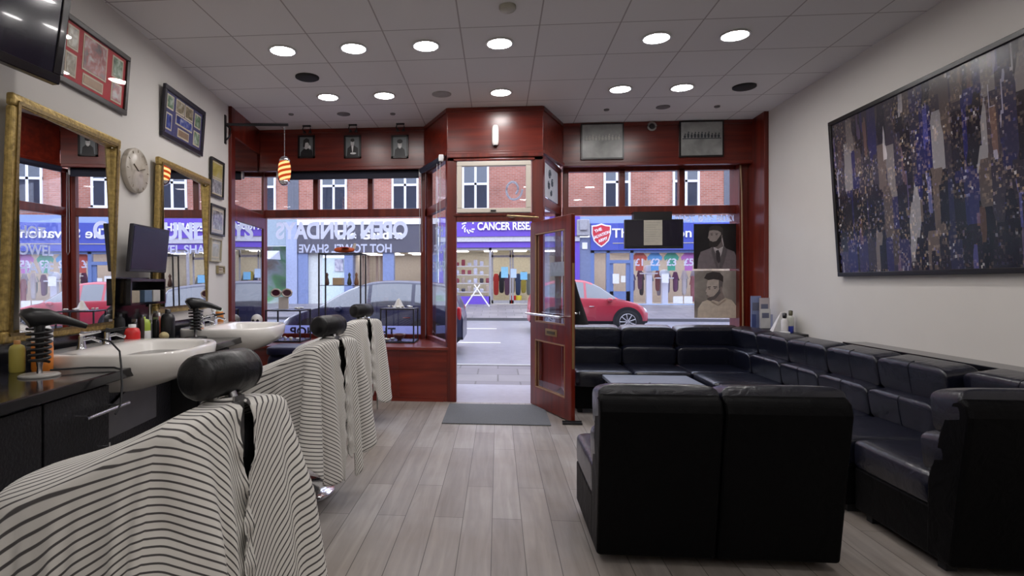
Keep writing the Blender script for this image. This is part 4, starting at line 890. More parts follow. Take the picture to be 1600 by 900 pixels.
poster(1084, 1152, 350, 420, 'dark poster of a bearded person in a grey jacket, upper one in the window', photo_mat('poster_dark_bg', [(.008, .008, .010), (.014, .012, .014), (.022, .02, .02)], 3),
  [([(.08, 1), (.10, .78), (.16, .62), (.36, .55), (.50, .46), (.64, .46), (.72, .54), (.93, .62), (.99, .75), (1, 1)], 5),
   ([(.42, .38), (.66, .30), (.70, .54), (.58, .80), (.48, .60), (.44, .50)], 6),
   ([(.40, .32), (.62, .26), (.68, .50), (.56, .56), (.44, .5)], 2),
   ([(.335, .28), (.345, .20), (.37, .12), (.45, .08), (.60, .09), (.66, .16), (.66, .30), (.60, .42), (.50, .46), (.42, .46), (.37, .40), (.355, .34), (.32, .31)], 1),
   ([(.345, .16), (.35, .09), (.40, .05), (.50, .03), (.60, .05), (.67, .11), (.67, .26), (.63, .27), (.62, .19), (.55, .15), (.45, .14), (.38, .15)], 3),
   ([(.62, .24), (.65, .26), (.62, .40), (.54, .50), (.44, .53), (.36, .50), (.345, .44), (.36, .40), (.335, .385), (.36, .37), (.44, .40), (.52, .38), (.58, .30)], 4),
   (ell(.41, .245, .022, .010), 3), (ell(.52, .24, .024, .010), 3), ([(.375, .215), (.43, .205), (.43, .215), (.375, .225)], 3), ([(.49, .205), (.56, .21), (.56, .222), (.49, .215)], 3), (ell(.64, .28, .018, .035), 2),
   ([(.50, .60), (.56, .58), (.60, .66), (.60, .84), (.56, .88), (.52, .80)], 7),
   ([(.44, .50), (.40, .60), (.52, .98), (.56, .98), (.50, .76)], 8), ([(.68, .48), (.76, .58), (.62, .98), (.58, .98), (.62, .72)], 8)],
  [skin, skin_d, hair, beard, jack, shirt, tie, jd])
tee, teed = g('tee', (0.800, 0.717, 0.595)), g('tee_fold', (0.630, 0.560, 0.473)); skin2 = g('skin_warm', (0.595, 0.525, 0.473)); sk2d = g('skin_warm_shade', (0.315, 0.263, 0.245)); fade = g('fade', (0.158, 0.140, 0.140))
poster(1085, 1153, 423, 497, 'sepia poster of a person in a pale T-shirt, lower one in the window', photo_mat('poster_blur_bg', [(.16, .145, .14), (.34, .31, .28), (.60, .55, .50)], 2.2),
  [([(.07, 1), (.08, .80), (.18, .66), (.36, .60), (.66, .56), (.86, .62), (.96, .74), (1, .90), (1, 1)], 5),
   ([(.40, .46), (.62, .40), (.70, .58), (.56, .66), (.42, .62)], 2),
   ([(.28, .30), (.31, .20), (.42, .14), (.60, .16), (.65, .30), (.60, .44), (.48, .58), (.36, .62), (.30, .58), (.31, .52), (.27, .50), (.285, .46), (.255, .44), (.29, .36)], 1),
   ([(.56, .20), (.66, .20), (.64, .36), (.58, .44), (.56, .34)], 6),
   ([(.22, .16), (.28, .06), (.42, .02), (.58, .04), (.66, .12), (.66, .24), (.58, .20), (.44, .18), (.32, .20)], 3),
   ([(.58, .36), (.60, .46), (.50, .58), (.38, .645), (.30, .62), (.295, .58), (.34, .56), (.44, .54), (.54, .44)], 4),
   (ell(.345, .385, .022, .009), 6), (ell(.47, .375, .024, .009), 6), ([(.30, .345), (.37, .33), (.37, .345), (.30, .36)], 3), ([(.43, .33), (.52, .335), (.52, .35), (.43, .345)], 3), (ell(.61, .38, .022, .045), 2), ([(.275, .53), (.34, .535), (.34, .55), (.285, .545)], 2),
   ([(.40, .62), (.52, .68), (.68, .60), (.70, .57), (.72, .60), (.54, .72), (.38, .65)], 7)],
  [skin2, sk2d, hair, fade, tee, fade, teed])

# ================================================================== RIGHT WALL: PAINTING
s0, s1, z0, z1, tl = 2.7, 5.37, 1.375, 2.74, .085
root = empty('wall_painting', (3.05, (s0+s1)/2, z0), 0, 'huge dark framed picture of a city at night on the right wall', 'painting')
def rp(d, s, z): return (3.045-d-tl*(z-z0)/(z1-z0), s, z)
def rbox(m, d0, d1, a0, a1, b0, b1): return m.hexa([rp(d, s, z) for z in (b0, b1) for d, s in ((d0, a0), (d1, a0), (d1, a1), (d0, a1))])
m = M(); w = .035
for a0, a1, b0, b1 in ((s0, s1, z0, z0+w), (s0, s1, z1-w, z1), (s0, s0+w, z0+w, z1-w), (s1-w, s1, z0+w, z1-w)): rbox(m, 0, .045, a0, a1, b0, b1)
m.build('frame', mat('black_frame', (.010, .008, .008), .3), root, bevel=.004)
rbox(M(), .01, .03, s0+w-.005, s1-w+.005, z0+w-.005, z1-w+.005).build('canvas', city_mat(), root)
# dark ledge behind the right sofa row
o = M().box(2.86, 3.048, 2.6, 5.05, .80, .83).box(2.90, 3.04, 2.65, 2.70, 0, .80).box(2.90, 3.04, 4.95, 5.0, 0, .80).build('wall_shelf', gloss_black, bevel=.004); tag(o, 'long narrow black console shelf behind the right row of sofa seats', 'shelf')
r_ = empty('corner_table', (2.90, 6.3, 0), 0, 'small dark corner ledge behind the sofa corner holding leaflets', 'table')
M().box(2.80, 3.04, 5.92, 6.76, .79, .815).build('top', black, r_, bevel=.004)
for yy in (5.96, 6.70): M().box(2.98, 3.02, yy-.02, yy+.02, 0, .79).build('leg', black, r_)
# leaflets and small things
LZ = .815
r_ = empty('leaflet_holder', (2.90, 6.55, LZ), .2, 'clear leaflet holder with white and blue leaflets in the sofa corner', 'leaflet holder')
M().box(-.10, .10, .0, .10, 0, .006).box(-.10, .10, .09, .10, 0, .34).box(-.10, -.095, 0, .1, 0, .16).box(.095, .10, 0, .1, 0, .16).build('stand', glass('clear_acrylic', (.75, .78, .9), 1.5), r_, world=False)
for i, (c_, hh, xx) in enumerate((((.20, .24, .42), .36, -.05), ((.45, .40, .42), .34, .03), ((.6, .6, .6), .22, .02))):
    M().box(xx-.055, xx+.06, .07-i*.03, .082-i*.03, .008, hh).box(xx-.04, xx+.04, .068-i*.03, .07-i*.03, hh*.55, hh*.8, 1).build('leaflet', [mat('leaflet%d' % i, c_, .6), mat('leaflet_print', (.12, .13, .2), .6)], r_, world=False)
o = M().hexa([(2.84, 6.22, LZ), (2.96, 6.22, LZ), (2.96, 6.30, LZ), (2.84, 6.30, LZ), (2.93, 6.24, LZ+.20), (2.98, 6.24, LZ+.20), (2.98, 6.25, LZ+.20), (2.93, 6.25, LZ+.20)]).build('folded_card', mat('white_card2', (.7, .68, .66), .6)); tag(o, 'leaning white folded card between the leaflets and the white tubs', 'card')
bottle('cleaning_tub', 2.93, 6.10, LZ, [(.045, 0), (.05, .01), (.05, .07)], [mat('deep_blue', (.03, .05, .40), .35), mat('milky_plastic', (.55, .56, .50), .35)], 'round tub with blue base and milky top on the corner ledge', 'tub', cap=[(.048, .07), (.048, .15), (.04, .17), (0, .172)], grp=None)
bottle('pump_bottle', 2.86, 6.02, LZ, [(.03, 0), (.032, .01), (.032, .13), (.015, .15)], [mat('milky2', (.6, .58, .58), .35), black], 'slim white bottle with a black pump in front of the blue based tub', cap=[(.014, .15), (.02, .165), (.02, .20), (0, .205)], grp=None)
bottle('pump_bottle', 2.985, 6.16, LZ, [(.03, 0), (.032, .01), (.032, .15), (.015, .17)], [mat('milky3', (.55, .55, .52), .35), mat('olive_cap', (.10, .09, .05), .4)], 'slim white bottle with an olive cap behind the blue based tub', cap=[(.014, .17), (.02, .18), (.02, .22), (0, .225)], grp=None)
o = M().sup((2.83, 5.955, LZ+.012), (.05, .03, .012), .6, .6, nu=16, nv=8).build('tissue_pack', mat('white_paint2', (.6, .6, .6), .6)); tag(o, 'small white packet lying at the near end of the corner ledge', 'packet')

# ================================================================== SOFAS
def seat_cushion(m, x0, x1, y0, y1, z0, z1):
    m.sup(((x0+x1)/2, (y0+y1)/2, (z0+z1)/2), ((x1-x0)/2, (y1-y0)/2, (z1-z0)/2), .28, .16, nu=48, nv=16)
def back_pads(parent, W, T=None):
    """lower and upper rolls, split by a centre seam"""
    up_, lo_ = M(), M()
    for sx_ in (-1, 1):
        cx = sx_*W/4
        R = Matrix.Rotation(-.16, 3, 'X')
        if sx_ > 0: continue
        up_.sup((0, .035, .735), (W/2-.001, .095, .112), .34, .09, nu=56, nv=18, R=R)
        lo_.sup((0, .115, .53), (W/2-.001, .075, .105), .34, .09, nu=56, nv=18, R=R)
        for mm_, c0, ry, rz in ((up_, (.035, .735), .0955, .1125), (lo_, (.115, .53), .0755, .1055)):
            mm_.tube([Vector((0, c0[0], c0[1]))+R @ Vector((0, ry*abs(math.cos(v))**.34, math.copysign(rz*abs(math.sin(v))**.34, math.sin(v)))) for v in [-PI/2+PI*i/24 for i in range(1, 24)]], .003, 6)
    ms = []
    for mm, nme in ((up_, 'upper_back_cushion'), (lo_, 'lower_back_cushion')):
        if T: mm.v = [T @ p__ for p__ in mm.v]
        ms.append(mm.build(nme, leather, parent, world=False))
    return ms
def back_shell(m, W, T=None):
    prof = [(.0, .045), (.16, .045), (.15, .40), (.05, .72), (.0, .80), (-.05, .815), (-.09, .79), (-.105, .74)]
    mm = M().prism([(a_, b_) for a_, b_ in prof], lambda u, v, t: (t, u, v), -W/2+.002, W/2-.002)
    if T: mm.v = [T @ p__ for p__ in mm.v]
    m.v_off = 0; m.add(mm.v, mm.f, 0)
    return m
def feet(parent, pts):
    for x, y in pts: M().box(x-.025, x+.025, y-.025, y+.025, 0, .05).build('foot', blackmatt, parent, world=False)
def sofa_module(loc, rz, W, label, grp):
    r_ = empty('modular_sofa', loc, rz, label, 'sofa', grp)
    g_ = M(); back_shell(g_, W); g_.build('backrest', back_shaded, r_, world=False, bevel=.018, seg=3)
    M().box(-W/2+.003, W/2-.003, .14, .70, .045, .28).build('base', back_shaded, r_, world=False, bevel=.012)
    g_ = M(); seat_cushion(g_, -W/2+.001, W/2-.001, .10, .75, .26, .44); g_.build('seat', leather, r_, world=False)
    back_pads(r_, W); feet(r_, [(-W/2+.06, .2), (W/2-.06, .2), (-W/2+.06, .62), (W/2-.06, .62)])
    return r_
def corner_module(loc, rz, label):
    W = .72; r_ = empty('corner_sofa', loc, rz, label, 'sofa')
    # local: facing +y, second back on +x side
    T = Matrix.Translation((W/2, .36, 0)) @ Matrix.Rotation(PI/2, 4, 'Z')
    g_ = M(); back_shell(g_, W); back_shell(g_, W, T); g_.build('backrest', back_shaded, r_, world=False, bevel=.018, seg=3)
    M().box(-W/2+.003, W/2-.1, .1, .70, .045, .28).build('base', back_shaded, r_, world=False, bevel=.012)
    g_ = M(); seat_cushion(g_, -W/2, W/2-.08, .10, .74, .26, .44); g_.build('seat', leather, r_, world=False)
    back_pads(r_, W); back_pads(r_, W, T); feet(r_, [(-W/2+.06, .1), (W/2-.06, .1), (-W/2+.06, .62)])
    return r_
# two seats seen from behind in the foreground
m1 = sofa_module((.73, 2.74, 0), 0, .545, 'black leather sofa seat seen from behind, left of the front pair', 'black leather modular sofa seats')
f2 = copy_tree(m1, None, (1.277, 2.74, 0), 0); f2['label'] = 'black leather sofa seat seen from behind, right of the front pair'
# row along the right wall, facing left (-X): local +y -> -X
m2 = sofa_module((2.66, 5.58, 0), PI/2, .60, 'black leather seat on the right wall row, next to the far corner', 'black leather modular sofa seats')
for i, lab in enumerate(('second from the far corner', 'third from the far corner', 'nearest before the corner seat')):
    k = copy_tree(m2, None, (2.66, 5.58-.602*(i+1), 0), PI/2); k['label'] = 'black leather seat on the right wall row, '+lab
corner_module((2.37, 2.74, 0), 0, 'black leather near corner seat seen from behind at the right edge')
# back row, facing the viewer (-Y): local +y -> -Y
c_ = corner_module((2.30, 6.60, 0), PI, 'black leather corner seat in the far right corner'); 
# mirror so that the second back is on the wall side
c_.rotation_euler = (0, 0, PI/2); c_.location = (2.66, 6.25, 0)
WM[c_.name] = Matrix.Translation((2.66, 6.25, 0)) @ Matrix.Rotation(PI/2, 4, 'Z')
b1 = sofa_module((1.64, 6.61, 0), PI, .575, 'black leather window row seat, next to the far corner seat', 'black leather modular sofa seats')
k = copy_tree(b1, None, (1.64-.577, 6.61, 0), PI); k['label'] = 'black leather window row seat beside the open door'
# coffee table
r_ = empty('coffee_table', (1.37, 4.95, 0), 0, 'low dark coffee table between the sofa rows', 'table')
M().box(.985, 1.76, 4.35, 5.56, .42, .45).build('table_top', mat('grey_table_top', (.20, .23, .30), .35), r_, bevel=.004)
for x, y in ((1.03, 4.4), (1.71, 4.4), (1.03, 5.5), (1.71, 5.5)): M().box(x-.025, x+.025, y-.025, y+.025, 0, .42).build('leg', blackmatt, r_)
M().box(1.05, 1.7, 4.45, 5.48, .14, .155).build('lower_shelf', black, r_)

# ================================================================== BARBER CHAIRS AND CAPES
def barber_chair(loc, ang, label):
    r_ = empty('barber_chair', loc, ang, label, 'chair', 'barber chairs facing the mirrors')
    kw = dict(world=False)
    M().lathe([(.30, 0), (.31, .01), (.30, .022), (.22, .04), (.08, .065), (.05, .09), (.045, .11)], (.33, 0, 0), 40).build('base', chrome, r_, **kw)
    M().lathe([(.045, .1), (.045, .24), (.035, .24), (.035, .40)], (.33, 0, 0), 20).build('column', chrome, r_, **kw)
    M().sup((.24, 0, .47), (.24, .23, .07), .3, .3).build('seat', leather2, r_, **kw)
    M().sup((-.0, 0, .70), (.05, .21, .22), .35, .3, R=Matrix.Rotation(-.08, 3, 'Y')).build('backrest', leather2, r_, **kw)
    for s_ in (-1, 1): M().sup((.20, s_*.185, .62), (.18, .026, .022), .5, .5).tube([(.34, s_*.185, .61), (.34, s_*.185, .44)], .014).tube([(.08, s_*.185, .61), (.08, s_*.185, .44)], .014).build('armrest', leather2, r_, **kw)
    M().tube([(.36, -.12, .40), (.58, -.12, .22), (.62, -.12, .18)], .013).tube([(.36, .12, .40), (.58, .12, .22), (.62, .12, .18)], .013).box(.58, .68, -.15, .15, .165, .18).build('footrest', chrome, r_, **kw)
    M().tube([(.24, -.05, .36), (.20, -.32, .34)], .009).sup((.2, -.33, .34), (.015, .03, .015), .8, .8, nu=12, nv=8).build('lever', chrome, r_, **kw)
    # headrest on its steel bracket
    h_ = M().box(-.062, -.055, -.02, .02, .82, 1.0).tube([(-.055, 0, .96), (-.03, 0, 1.02)], .012).build('headrest_bracket', steel, r_, **kw)
    prof = [(r_z*.93, h_z*.93) for r_z, h_z in [(0, -.128), (.045, -.127), (.060, -.118), (.067, -.104), (.064, -.098), (.069, -.09), (.070, 0), (.069, .09), (.064, .098), (.067, .104), (.060, .118), (.045, .127), (0, .128)]]
    M().lathe(prof, (0, 0, 1.06), 36, axis='y', caps=False).build('headrest', leather2, r_, **kw)
    return r_
cape_m = stripe_mat()
def cape(loc, ang, seed, label, A=1.0, B=.73, fold=1.3, la=.76, zdrop=.29, slit=1.0):
    rn = random.Random(seed)
    R_ = Matrix.Translation(Vector(loc)) @ Matrix.Rotation(ang, 4, 'Z')
    a0, a1, bw = -.085, la, .23
    def outline(phi):
        c_, s_ = math.cos(phi), math.sin(phi); n_ = 5
        w = bw + .02*max(0, c_)
        ac = a1 if c_ > 0 else -a0
        return ((abs(c_)/ac)**n_+(abs(s_)/w)**n_)**(-1/n_)
    # sample phi so points are evenly spread on the perimeter; start & end at the back (phi = pi) for the slit
    K = 2400; pts = []; acc = [0]
    for i in range(K+1):
        ph = -PI+2*PI*i/K; r_ = outline(ph); pts.append((r_*math.cos(ph), r_*math.sin(ph)))
        if i: acc.append(acc[-1]+math.hypot(pts[i][0]-pts[i-1][0], pts[i][1]-pts[i-1][1]))
    nP = 380; phis = []; j = 0
    for i in range(nP+1):
        tgt = acc[-1]*i/nP
        while j < K and acc[j] < tgt: j += 1
        phis.append(-PI+2*PI*j/K)
    per = [acc[-1]*i/nP for i in range(nP+1)]; PL_ = acc[-1]
    def ztop(a_, b_):
        f = max(0, a_)/a1
        side = min(1, abs(b_)/bw)
        zz = .985-zdrop*(f**1.05) - .035*side**3 - .06*max(0, f)*side**2
        zz -= .02*math.sin(PI*min(1, f*1.2))
        return zz
    # fold waves around the perimeter
    waves = [(rn.uniform(8, 13), rn.uniform(0, 6.28), .5), (rn.uniform(17, 23), rn.uniform(0, 6.28), .30), (rn.uniform(30, 38), rn.uniform(0, 6.28), .12)]
    NS = 64; verts = []; uvs = []
    for j in range(NS+1):
        pass
    rows = []
    for i in range(nP+1):
        ph = phis[i]; Rb = outline(ph); c_, s_ = math.cos(ph), math.sin(ph)
        pexp = 5.0
        Lc = 1/(((abs(c_)/(A if c_ > 0 else B*.98))**pexp+(abs(s_)/B)**pexp)**(1/pexp))
        Lc += .02*math.sin(ph*9+seed)+.015*math.sin(ph*17+seed*2)
        Lc += .17*math.exp(-((ph-2.0)/.15)**2) + .10*math.exp(-((ph+2.0)/.17)**2)
        if c_ > 0: Lc = max(Lc, 1.12*abs(c_)+.02)
        r0 = .055; top_len = None
        col = []; s_acc = 0; prev = None
        # radial top part: 16 steps, then hang
        nt_ = 18
        for j in range(nt_+1):
            r_ = r0+(Rb-r0)*j/nt_
            a_, b_ = r_*c_, r_*s_
            z = ztop(a_, b_)
            # soften the edge
            e = max(0, (r_-(Rb-.035))/.035); z -= .016*e*e
            # rising collar at the neck
            if j == 0: z += .012
            q = Vector((a_, b_, z))
            if prev is not None: s_acc += (q-prev).length
            col.append((q, s_acc, 0)); prev = q
        left = max(.15, Lc-s_acc); nh = NS-nt_
        p_ = per[i]/PL_
        wv = sum(am*math.sin(2*PI*p_*fr_+o_) for fr_, o_, am in waves)
        corner = math.exp(-((abs(abs(ph)-PI*.62))/.35)**2)
        back = math.exp(-((PI-abs(ph))/.75)**2)
        nx, ny = c_, s_
        # outward normal of the outline
        k0, k1 = pts[0], pts[1]
        jj = min(K-1, max(1, int((ph+PI)/(2*PI)*K))); tx, ty = pts[jj+1][0]-pts[jj-1][0], pts[jj+1][1]-pts[jj-1][1]
        tl_ = math.hypot(tx, ty); tx, ty = tx/tl_, ty/tl_; nx, ny = ty, -tx
        base = prev
        for j in range(1, nh+1):
            f = j/nh; dz = left*f
            amp = fold*(.012+.030*corner+.014*back)*min(1, f*2.6)*(1+.6*f)
            off = .035*f+.05*f*corner + amp*wv + .012*(1-math.exp(-f*6))
            side_slide = fold*.018*f*math.sin(2*PI*p_*waves[0][0]+waves[0][1]+1.4)
            q = Vector((base.x+nx*off+tx*side_slide, base.y+ny*off+ty*side_slide, base.z-.006-dz*.985))
            s_acc += (left/nh)
            col.append((q, s_acc, f))
        rows.append((ph, col))
    # the slit at the back: pull both edges apart just below the neck, cross over lower down
    vs = []; uv = []
    for ph, col in rows:
        side = 1 if ph > 0 else -1
        dist = PI-abs(ph)
        for k, (q, s_, f) in enumerate(col):
            g_ = 0
            if k >= 4:
                drop = max(0, .99-q.z)
                open_ = .034*slit*math.exp(-((drop-.10)/.11)**2) - .012*min(1, max(0, (drop-.25)/.1))
                g_ = open_*math.exp(-(dist/.5)**2)
                wr = .010*math.sin(drop*55+side)*math.exp(-(dist/.22)**2)*min(1, drop/.1)
            else: wr = 0
            q2 = Vector((q.x-wr-abs(wr)*.3, q.y+side*g_+wr*.6, q.z))
            if dist < .02: q2.x -= .004*side
            vs.append(R_ @ q2); pu = PI/2*side+(ph-PI/2*side)*(.78 if dist < PI/2 else 1); uv.append((s_*math.cos(pu), s_*math.sin(pu)+.5))
    n = NS+1; m = M()
    fs = [(i*n+j, i*n+j+1, (i+1)*n+j+1, (i+1)*n+j) for i in range(nP) for j in range(NS)]
    m.add(vs, fs, 0, True)
    o = m.build('barber_cape', cape_m, uv=uv, origin=(loc[0], loc[1], min(v.z for v in vs)))
    so = o.modifiers.new('Solidify', 'SOLIDIFY'); so.thickness = .003; so.offset = -1
    tag(o, label, 'cape', 'striped barber capes'); return o
chairs = [((-.792, 1.600), 164.7, 11, 'nearest'), ((-1.023, 3.428), 161, 23, 'middle'), ((-1.273, 5.314), 153, 37, 'farthest')]
desc = {'nearest': 'black and chrome barber chair nearest the viewer under a striped cape', 'middle': 'middle barber chair with chrome round base, under a striped cape', 'farthest': 'farthest barber chair by the window under a striped cape'}
cdesc = {'nearest': 'white cape with dark pinstripes draped over the nearest barber chair', 'middle': 'white cape with dark pinstripes draped over the middle barber chair', 'farthest': 'white cape with dark pinstripes draped over the farthest barber chair'}
first = None
for (x, y), a_, sd, w_ in chairs:
    if first is None: first = barber_chair((x, y, 0), math.radians(a_), desc[w_])
    else:
        k = copy_tree(first, None, (x, y, 0), math.radians(a_)); k['label'] = desc[w_]
    cape((x, y, 0), math.radians(a_), sd, cdesc[w_])

# ================================================================== STREET
asph = mat('wet_asphalt', (.20, .20, .235), .35, var=.12, scale=6, bump=.1)
pave = brick_mat('paving_slabs', (.17, .16, .18), (.22, .21, .225), (.10, .095, .10), .6, .6, .012, False, .45)
struct(M().box(-.93, .80, LY, 7.5, -.10, .0).build('doorstep', mat('grey_step', (.33, .33, .38), .3)))
def quad(name, x0, x1, y0, z0, y1, z1, mt_, th=.1): return struct(M().hexa([(x0, y0, z0-th), (x1, y0, z0-th), (x1, y1, z1-th), (x0, y1, z1-th), (x0, y0, z0), (x1, y0, z0), (x1, y1, z1), (x0, y1, z1)]).build(name, mt_))
quad('near_pavement', -24, 30, 7.45, -.02, 9.5, -.03, pave)
quad('road', -24, 30, 9.5, -.13, 20, .02, asph)
quad('far_pavement', -24, 30, 20, .10, 25, .40, pave)
struct(M().box(-24, 30, 9.42, 9.55, -.13, -.02).build('kerb_near', mat('kerb_grey', (.30, .30, .30), .6)))
struct(M().box(-24, 30, 19.9, 20.05, -.05, .11).build('kerb_far', mat('kerb_dark', (.10, .10, .11), .6)))
def roadz(y): return -.13+.15*(y-9.5)/10.5
rl = mat('road_paint', (.62, .62, .62), .5)
for yy, xa, xb, w_ in ((13.4, 716, 782, 'nearer'), (16.9, 727, 776, 'farther')):
    a_, b_ = PY(xa, 500, yy).x, PY(xb, 500, yy).x; z = roadz(yy)
    o = M().hexa([(a_, yy-.08, z), (b_, yy-.08, z), (b_, yy+.08, z+.002), (a_, yy+.08, z+.002), (a_, yy-.08, z+.006), (b_, yy-.08, z+.006), (b_, yy+.08, z+.008), (a_, yy+.08, z+.008)]).build('road_marking', rl); struct(o)

# ---- our own side of the street above and beside the shop
struct(M().box(-24, 30, 7.62, 7.8, 3.55, 8.6).box(-24, -3.65, 7.62, 7.8, -.1, 3.6).box(3.65, 30, 7.62, 7.8, -.1, 3.6).build('street_front', mat('dull_brick', (.20, .12, .10), .8)))
# ---- far terrace
BY = 25.0
def XB(px): return PY(px, 442, BY).x
def ZB(py, px=780): return PY(px, py, BY).z
brick = brick_mat('red_brick', (.36, .13, .09), (.46, .19, .14), (.40, .28, .24), .225, .075, .012)
whitef = mat('white_window_frame', (.78, .80, .84), .4, var=.02)
ter = empty('brick_terrace', (0, BY+.3, 4.16), 0, 'long red brick terrace above the shops across the street', 'building')
M().box(-24, 30, BY+.02, BY+.6, 4.16, 9.5).build('wall', brick, ter)
wz0, wz1 = ZB(328), 6.9
gw = glass('far_window_glass', (.16, .18, .22), 2.5); cur = mat('net_curtain', (.42, .46, .52), .8)
for pa, pb in ((300, 342), (389, 431), (501, 542), (612, 654), (722, 764), (833, 875), (943, 985), (1051, 1093), (1185, 1227), (1290, 1332), (1400, 1442)):
    xa, xb = XB(pa), XB(pb)
    w_ = .09; m = M().box(xa, xb, BY-.04, BY+.1, wz0, wz0+w_).box(xa, xb, BY-.04, BY+.1, wz1-w_, wz1).box(xa, xa+w_, BY-.04, BY+.1, wz0, wz1).box(xb-w_, xb, BY-.04, BY+.1, wz0, wz1)
    xm_ = (xa+xb)/2; zt_ = ZB(287); m.box(xm_-.05, xm_+.05, BY-.03, BY+.1, wz0, wz1).box(xa, xb, BY-.03, BY+.1, zt_-.05, zt_+.05).box(xa-.06, xb+.06, BY-.1, BY+.1, wz0-.12, wz0)
    wf = m.build('window', whitef, ter)
    M().box(xa+.03, xb-.03, BY-.005, BY+.0, wz0+.03, wz1-.03).build('window_pane', glass('upper_glass', (.55, .6, .66), 2.2), wf)
    M().box(xa+.03, xb-.03, BY+.008, BY+.014, wz0+.03, wz1-.03).build('net_curtain', cur, wf)
dp = mat('lead_grey', (.12, .13, .16), .5)
for px in (458, 1141): x = XB(px); M().tube([(x, BY+.05, 4.2), (x, BY+.05, 9)], .07, 10).box(x-.25, x+.25, BY+.0, BY+.14, 4.3, 9.2).build('downpipe', dp, ter)

def sign_text(txt, par, px0, px1, y0, y1, mt_, Y=BY-.28, bold=.0, nm_='lettering', cap=.70):
    a_, b_ = PY(px0, y0, Y), PY(px1, y1, Y)
    return text_obj(nm_, txt, (a_.z-b_.z)/cap, mt_, par, ((a_.x+b_.x)/2, Y, (a_.z+b_.z)/2), (1, 0, 0), UP, .012, bold, width=abs(b_.x-a_.x))
wl_ = mat('sign_white', (.85, .85, .88), .4, var=.01)
ceilglow = emit('shop_lights', (1, .93, .82), 9)
def interior(par, x0, x1, zf, zc, wallc, n=4, panels=True):
    M().box(x0, x1, BY+3.0, BY+3.1, zf, zc).box(x0, x0+.05, BY+.2, BY+3, zf, zc).box(x1-.05, x1, BY+.2, BY+3, zf, zc).box(x0, x1, BY+.2, BY+3, zf-.1, zf).box(x0, x1, BY+.2, BY+3, zc, zc+.05).build('interior', mat('int_'+str(wallc), wallc, .8), par)
    for i in range(n):
        xx = x0+(x1-x0)*(i+.5)/n
        for yy in (BY+.9, BY+2.1): M().box(xx-.3, xx+.3, yy-.25, yy+.25, zc-.03, zc-.01).build('ceiling_panel', ceilglow, par)
GZ = .40
# --- purple charity shop
pur = mat('purple_paint', (.13, .07, .50), .45, var=.03); pgrey = mat('strip_grey', (.50, .50, .56), .5)
x0, x1 = XB(686), XB(905)
cs = empty('charity_shop', ((x0+x1)/2, BY, GZ), 0, 'shop with a purple sign straight across the street through the doorway', 'shop')
M().box(x0, x1, BY-.22, BY+.2, ZB(370), 4.15).build('sign_board', pur, cs)
M().box(x0, x1, BY-.18, BY+.2, ZB(378), ZB(370)).build('shutter_box', pgrey, cs)
M().box(x0, x1, BY-.12, BY+.2, ZB(387), ZB(378)).build('awning_band', pur, cs)
sign_text('CANCER RESEARCH UK', cs, 746, 885, 348.5, 359, wl_, bold=.012)
# arrow-like c emblem made of dots
em_ = M()
cx, cz = PY(733, 352, BY-.24).x, PY(733, 353, BY-.24).z
for k_ in range(26):
    a_ = .6+k_/25*(2*PI-1.2); rr_ = .20+.05*(k_ % 3); em_.box(cx+rr_*math.cos(a_)-.03, cx+rr_*math.cos(a_)+.03, BY-.24, BY-.22, cz+rr_*math.sin(a_)-.03, cz+rr_*math.sin(a_)+.03)
em_.build('emblem', wl_, cs)
M().box(x0, XB(693), BY-.15, BY+.25, GZ-.3, ZB(387)).box(XB(889), x1, BY-.15, BY+.25, GZ-.3, ZB(387)).build('pilaster', pur, cs)
xw = XB(766); xd = XB(834)
M().box(XB(693), xw, BY-.05, BY+.1, GZ-.3, ZB(463)).box(xd, XB(889), BY-.05, BY+.1, GZ-.3, ZB(463)).build('stall_riser', pur, cs)
alu = mat('aluminium', (.42, .43, .48), .35, .5)
m = M()
for xx in (XB(693), xw, xd, XB(889)): m.box(xx-.05, xx+.05, BY-.05, BY+.05, GZ, ZB(387))
m.box(XB(693), XB(889), BY-.05, BY+.05, ZB(391), ZB(387)); m.build('shop_frame', alu, cs)
for p_, q_ in ((XB(693), xw), (xd, XB(889))): M().box(p_, q_, BY, BY+.02, ZB(463), ZB(391)).build('shop_window', G, cs)
xm_ = (xw+xd)/2; m = M()
for a_, b_ in ((xw+.05, xm_-.02), (xm_+.02, xd-.05)): m.box(a_, a_+.07, BY+.6, BY+.66, GZ, 2.75).box(b_-.07, b_, BY+.6, BY+.66, GZ, 2.75).box(a_, b_, BY+.6, BY+.66, GZ, GZ+.15).box(a_, b_, BY+.6, BY+.66, 2.45, 2.55)
m.build('entrance_door', alu, cs)
interior(cs, XB(693), XB(889), GZ, ZB(388), (.55, .52, .44), 4)
rnd = random.Random(8)
def garment(x, y, z, w, h, c_, lab, grp):
    o = M().sup((x, y, z-h/2), (w/2, .07, h/2), .5, .6, nu=14, nv=8).hexa([(x-w*.75, y-.04, z-h*.35), (x+w*.75, y-.04, z-h*.35), (x+w*.75, y+.04, z-h*.35), (x-w*.75, y+.04, z-h*.35), (x-w*.35, y-.04, z-.02), (x+w*.35, y-.04, z-.02), (x+w*.35, y+.04, z-.02), (x-w*.35, y+.04, z-.02)]).build('garment', mat('cloth_'+str(c_), c_, .9)); tag(o, lab, 'clothing', grp)
cols = [(.35, .03, .03), (.02, .02, .03), (.10, .05, .10), (.25, .22, .18), (.03, .05, .12), (.30, .25, .05), (.12, .13, .13)]
for i in range(7): garment(xw+.25+i*.25, BY+1.5, 1.75+.1*(i % 2), .24, 1.0, cols[i], 'one of the garments hanging inside the purple shop entrance', 'clothes inside the purple shop')
r_ = empty('shop_display', (XB(735), BY+.6, GZ), 0, 'white tiered display with small goods in the purple shop window', 'display')
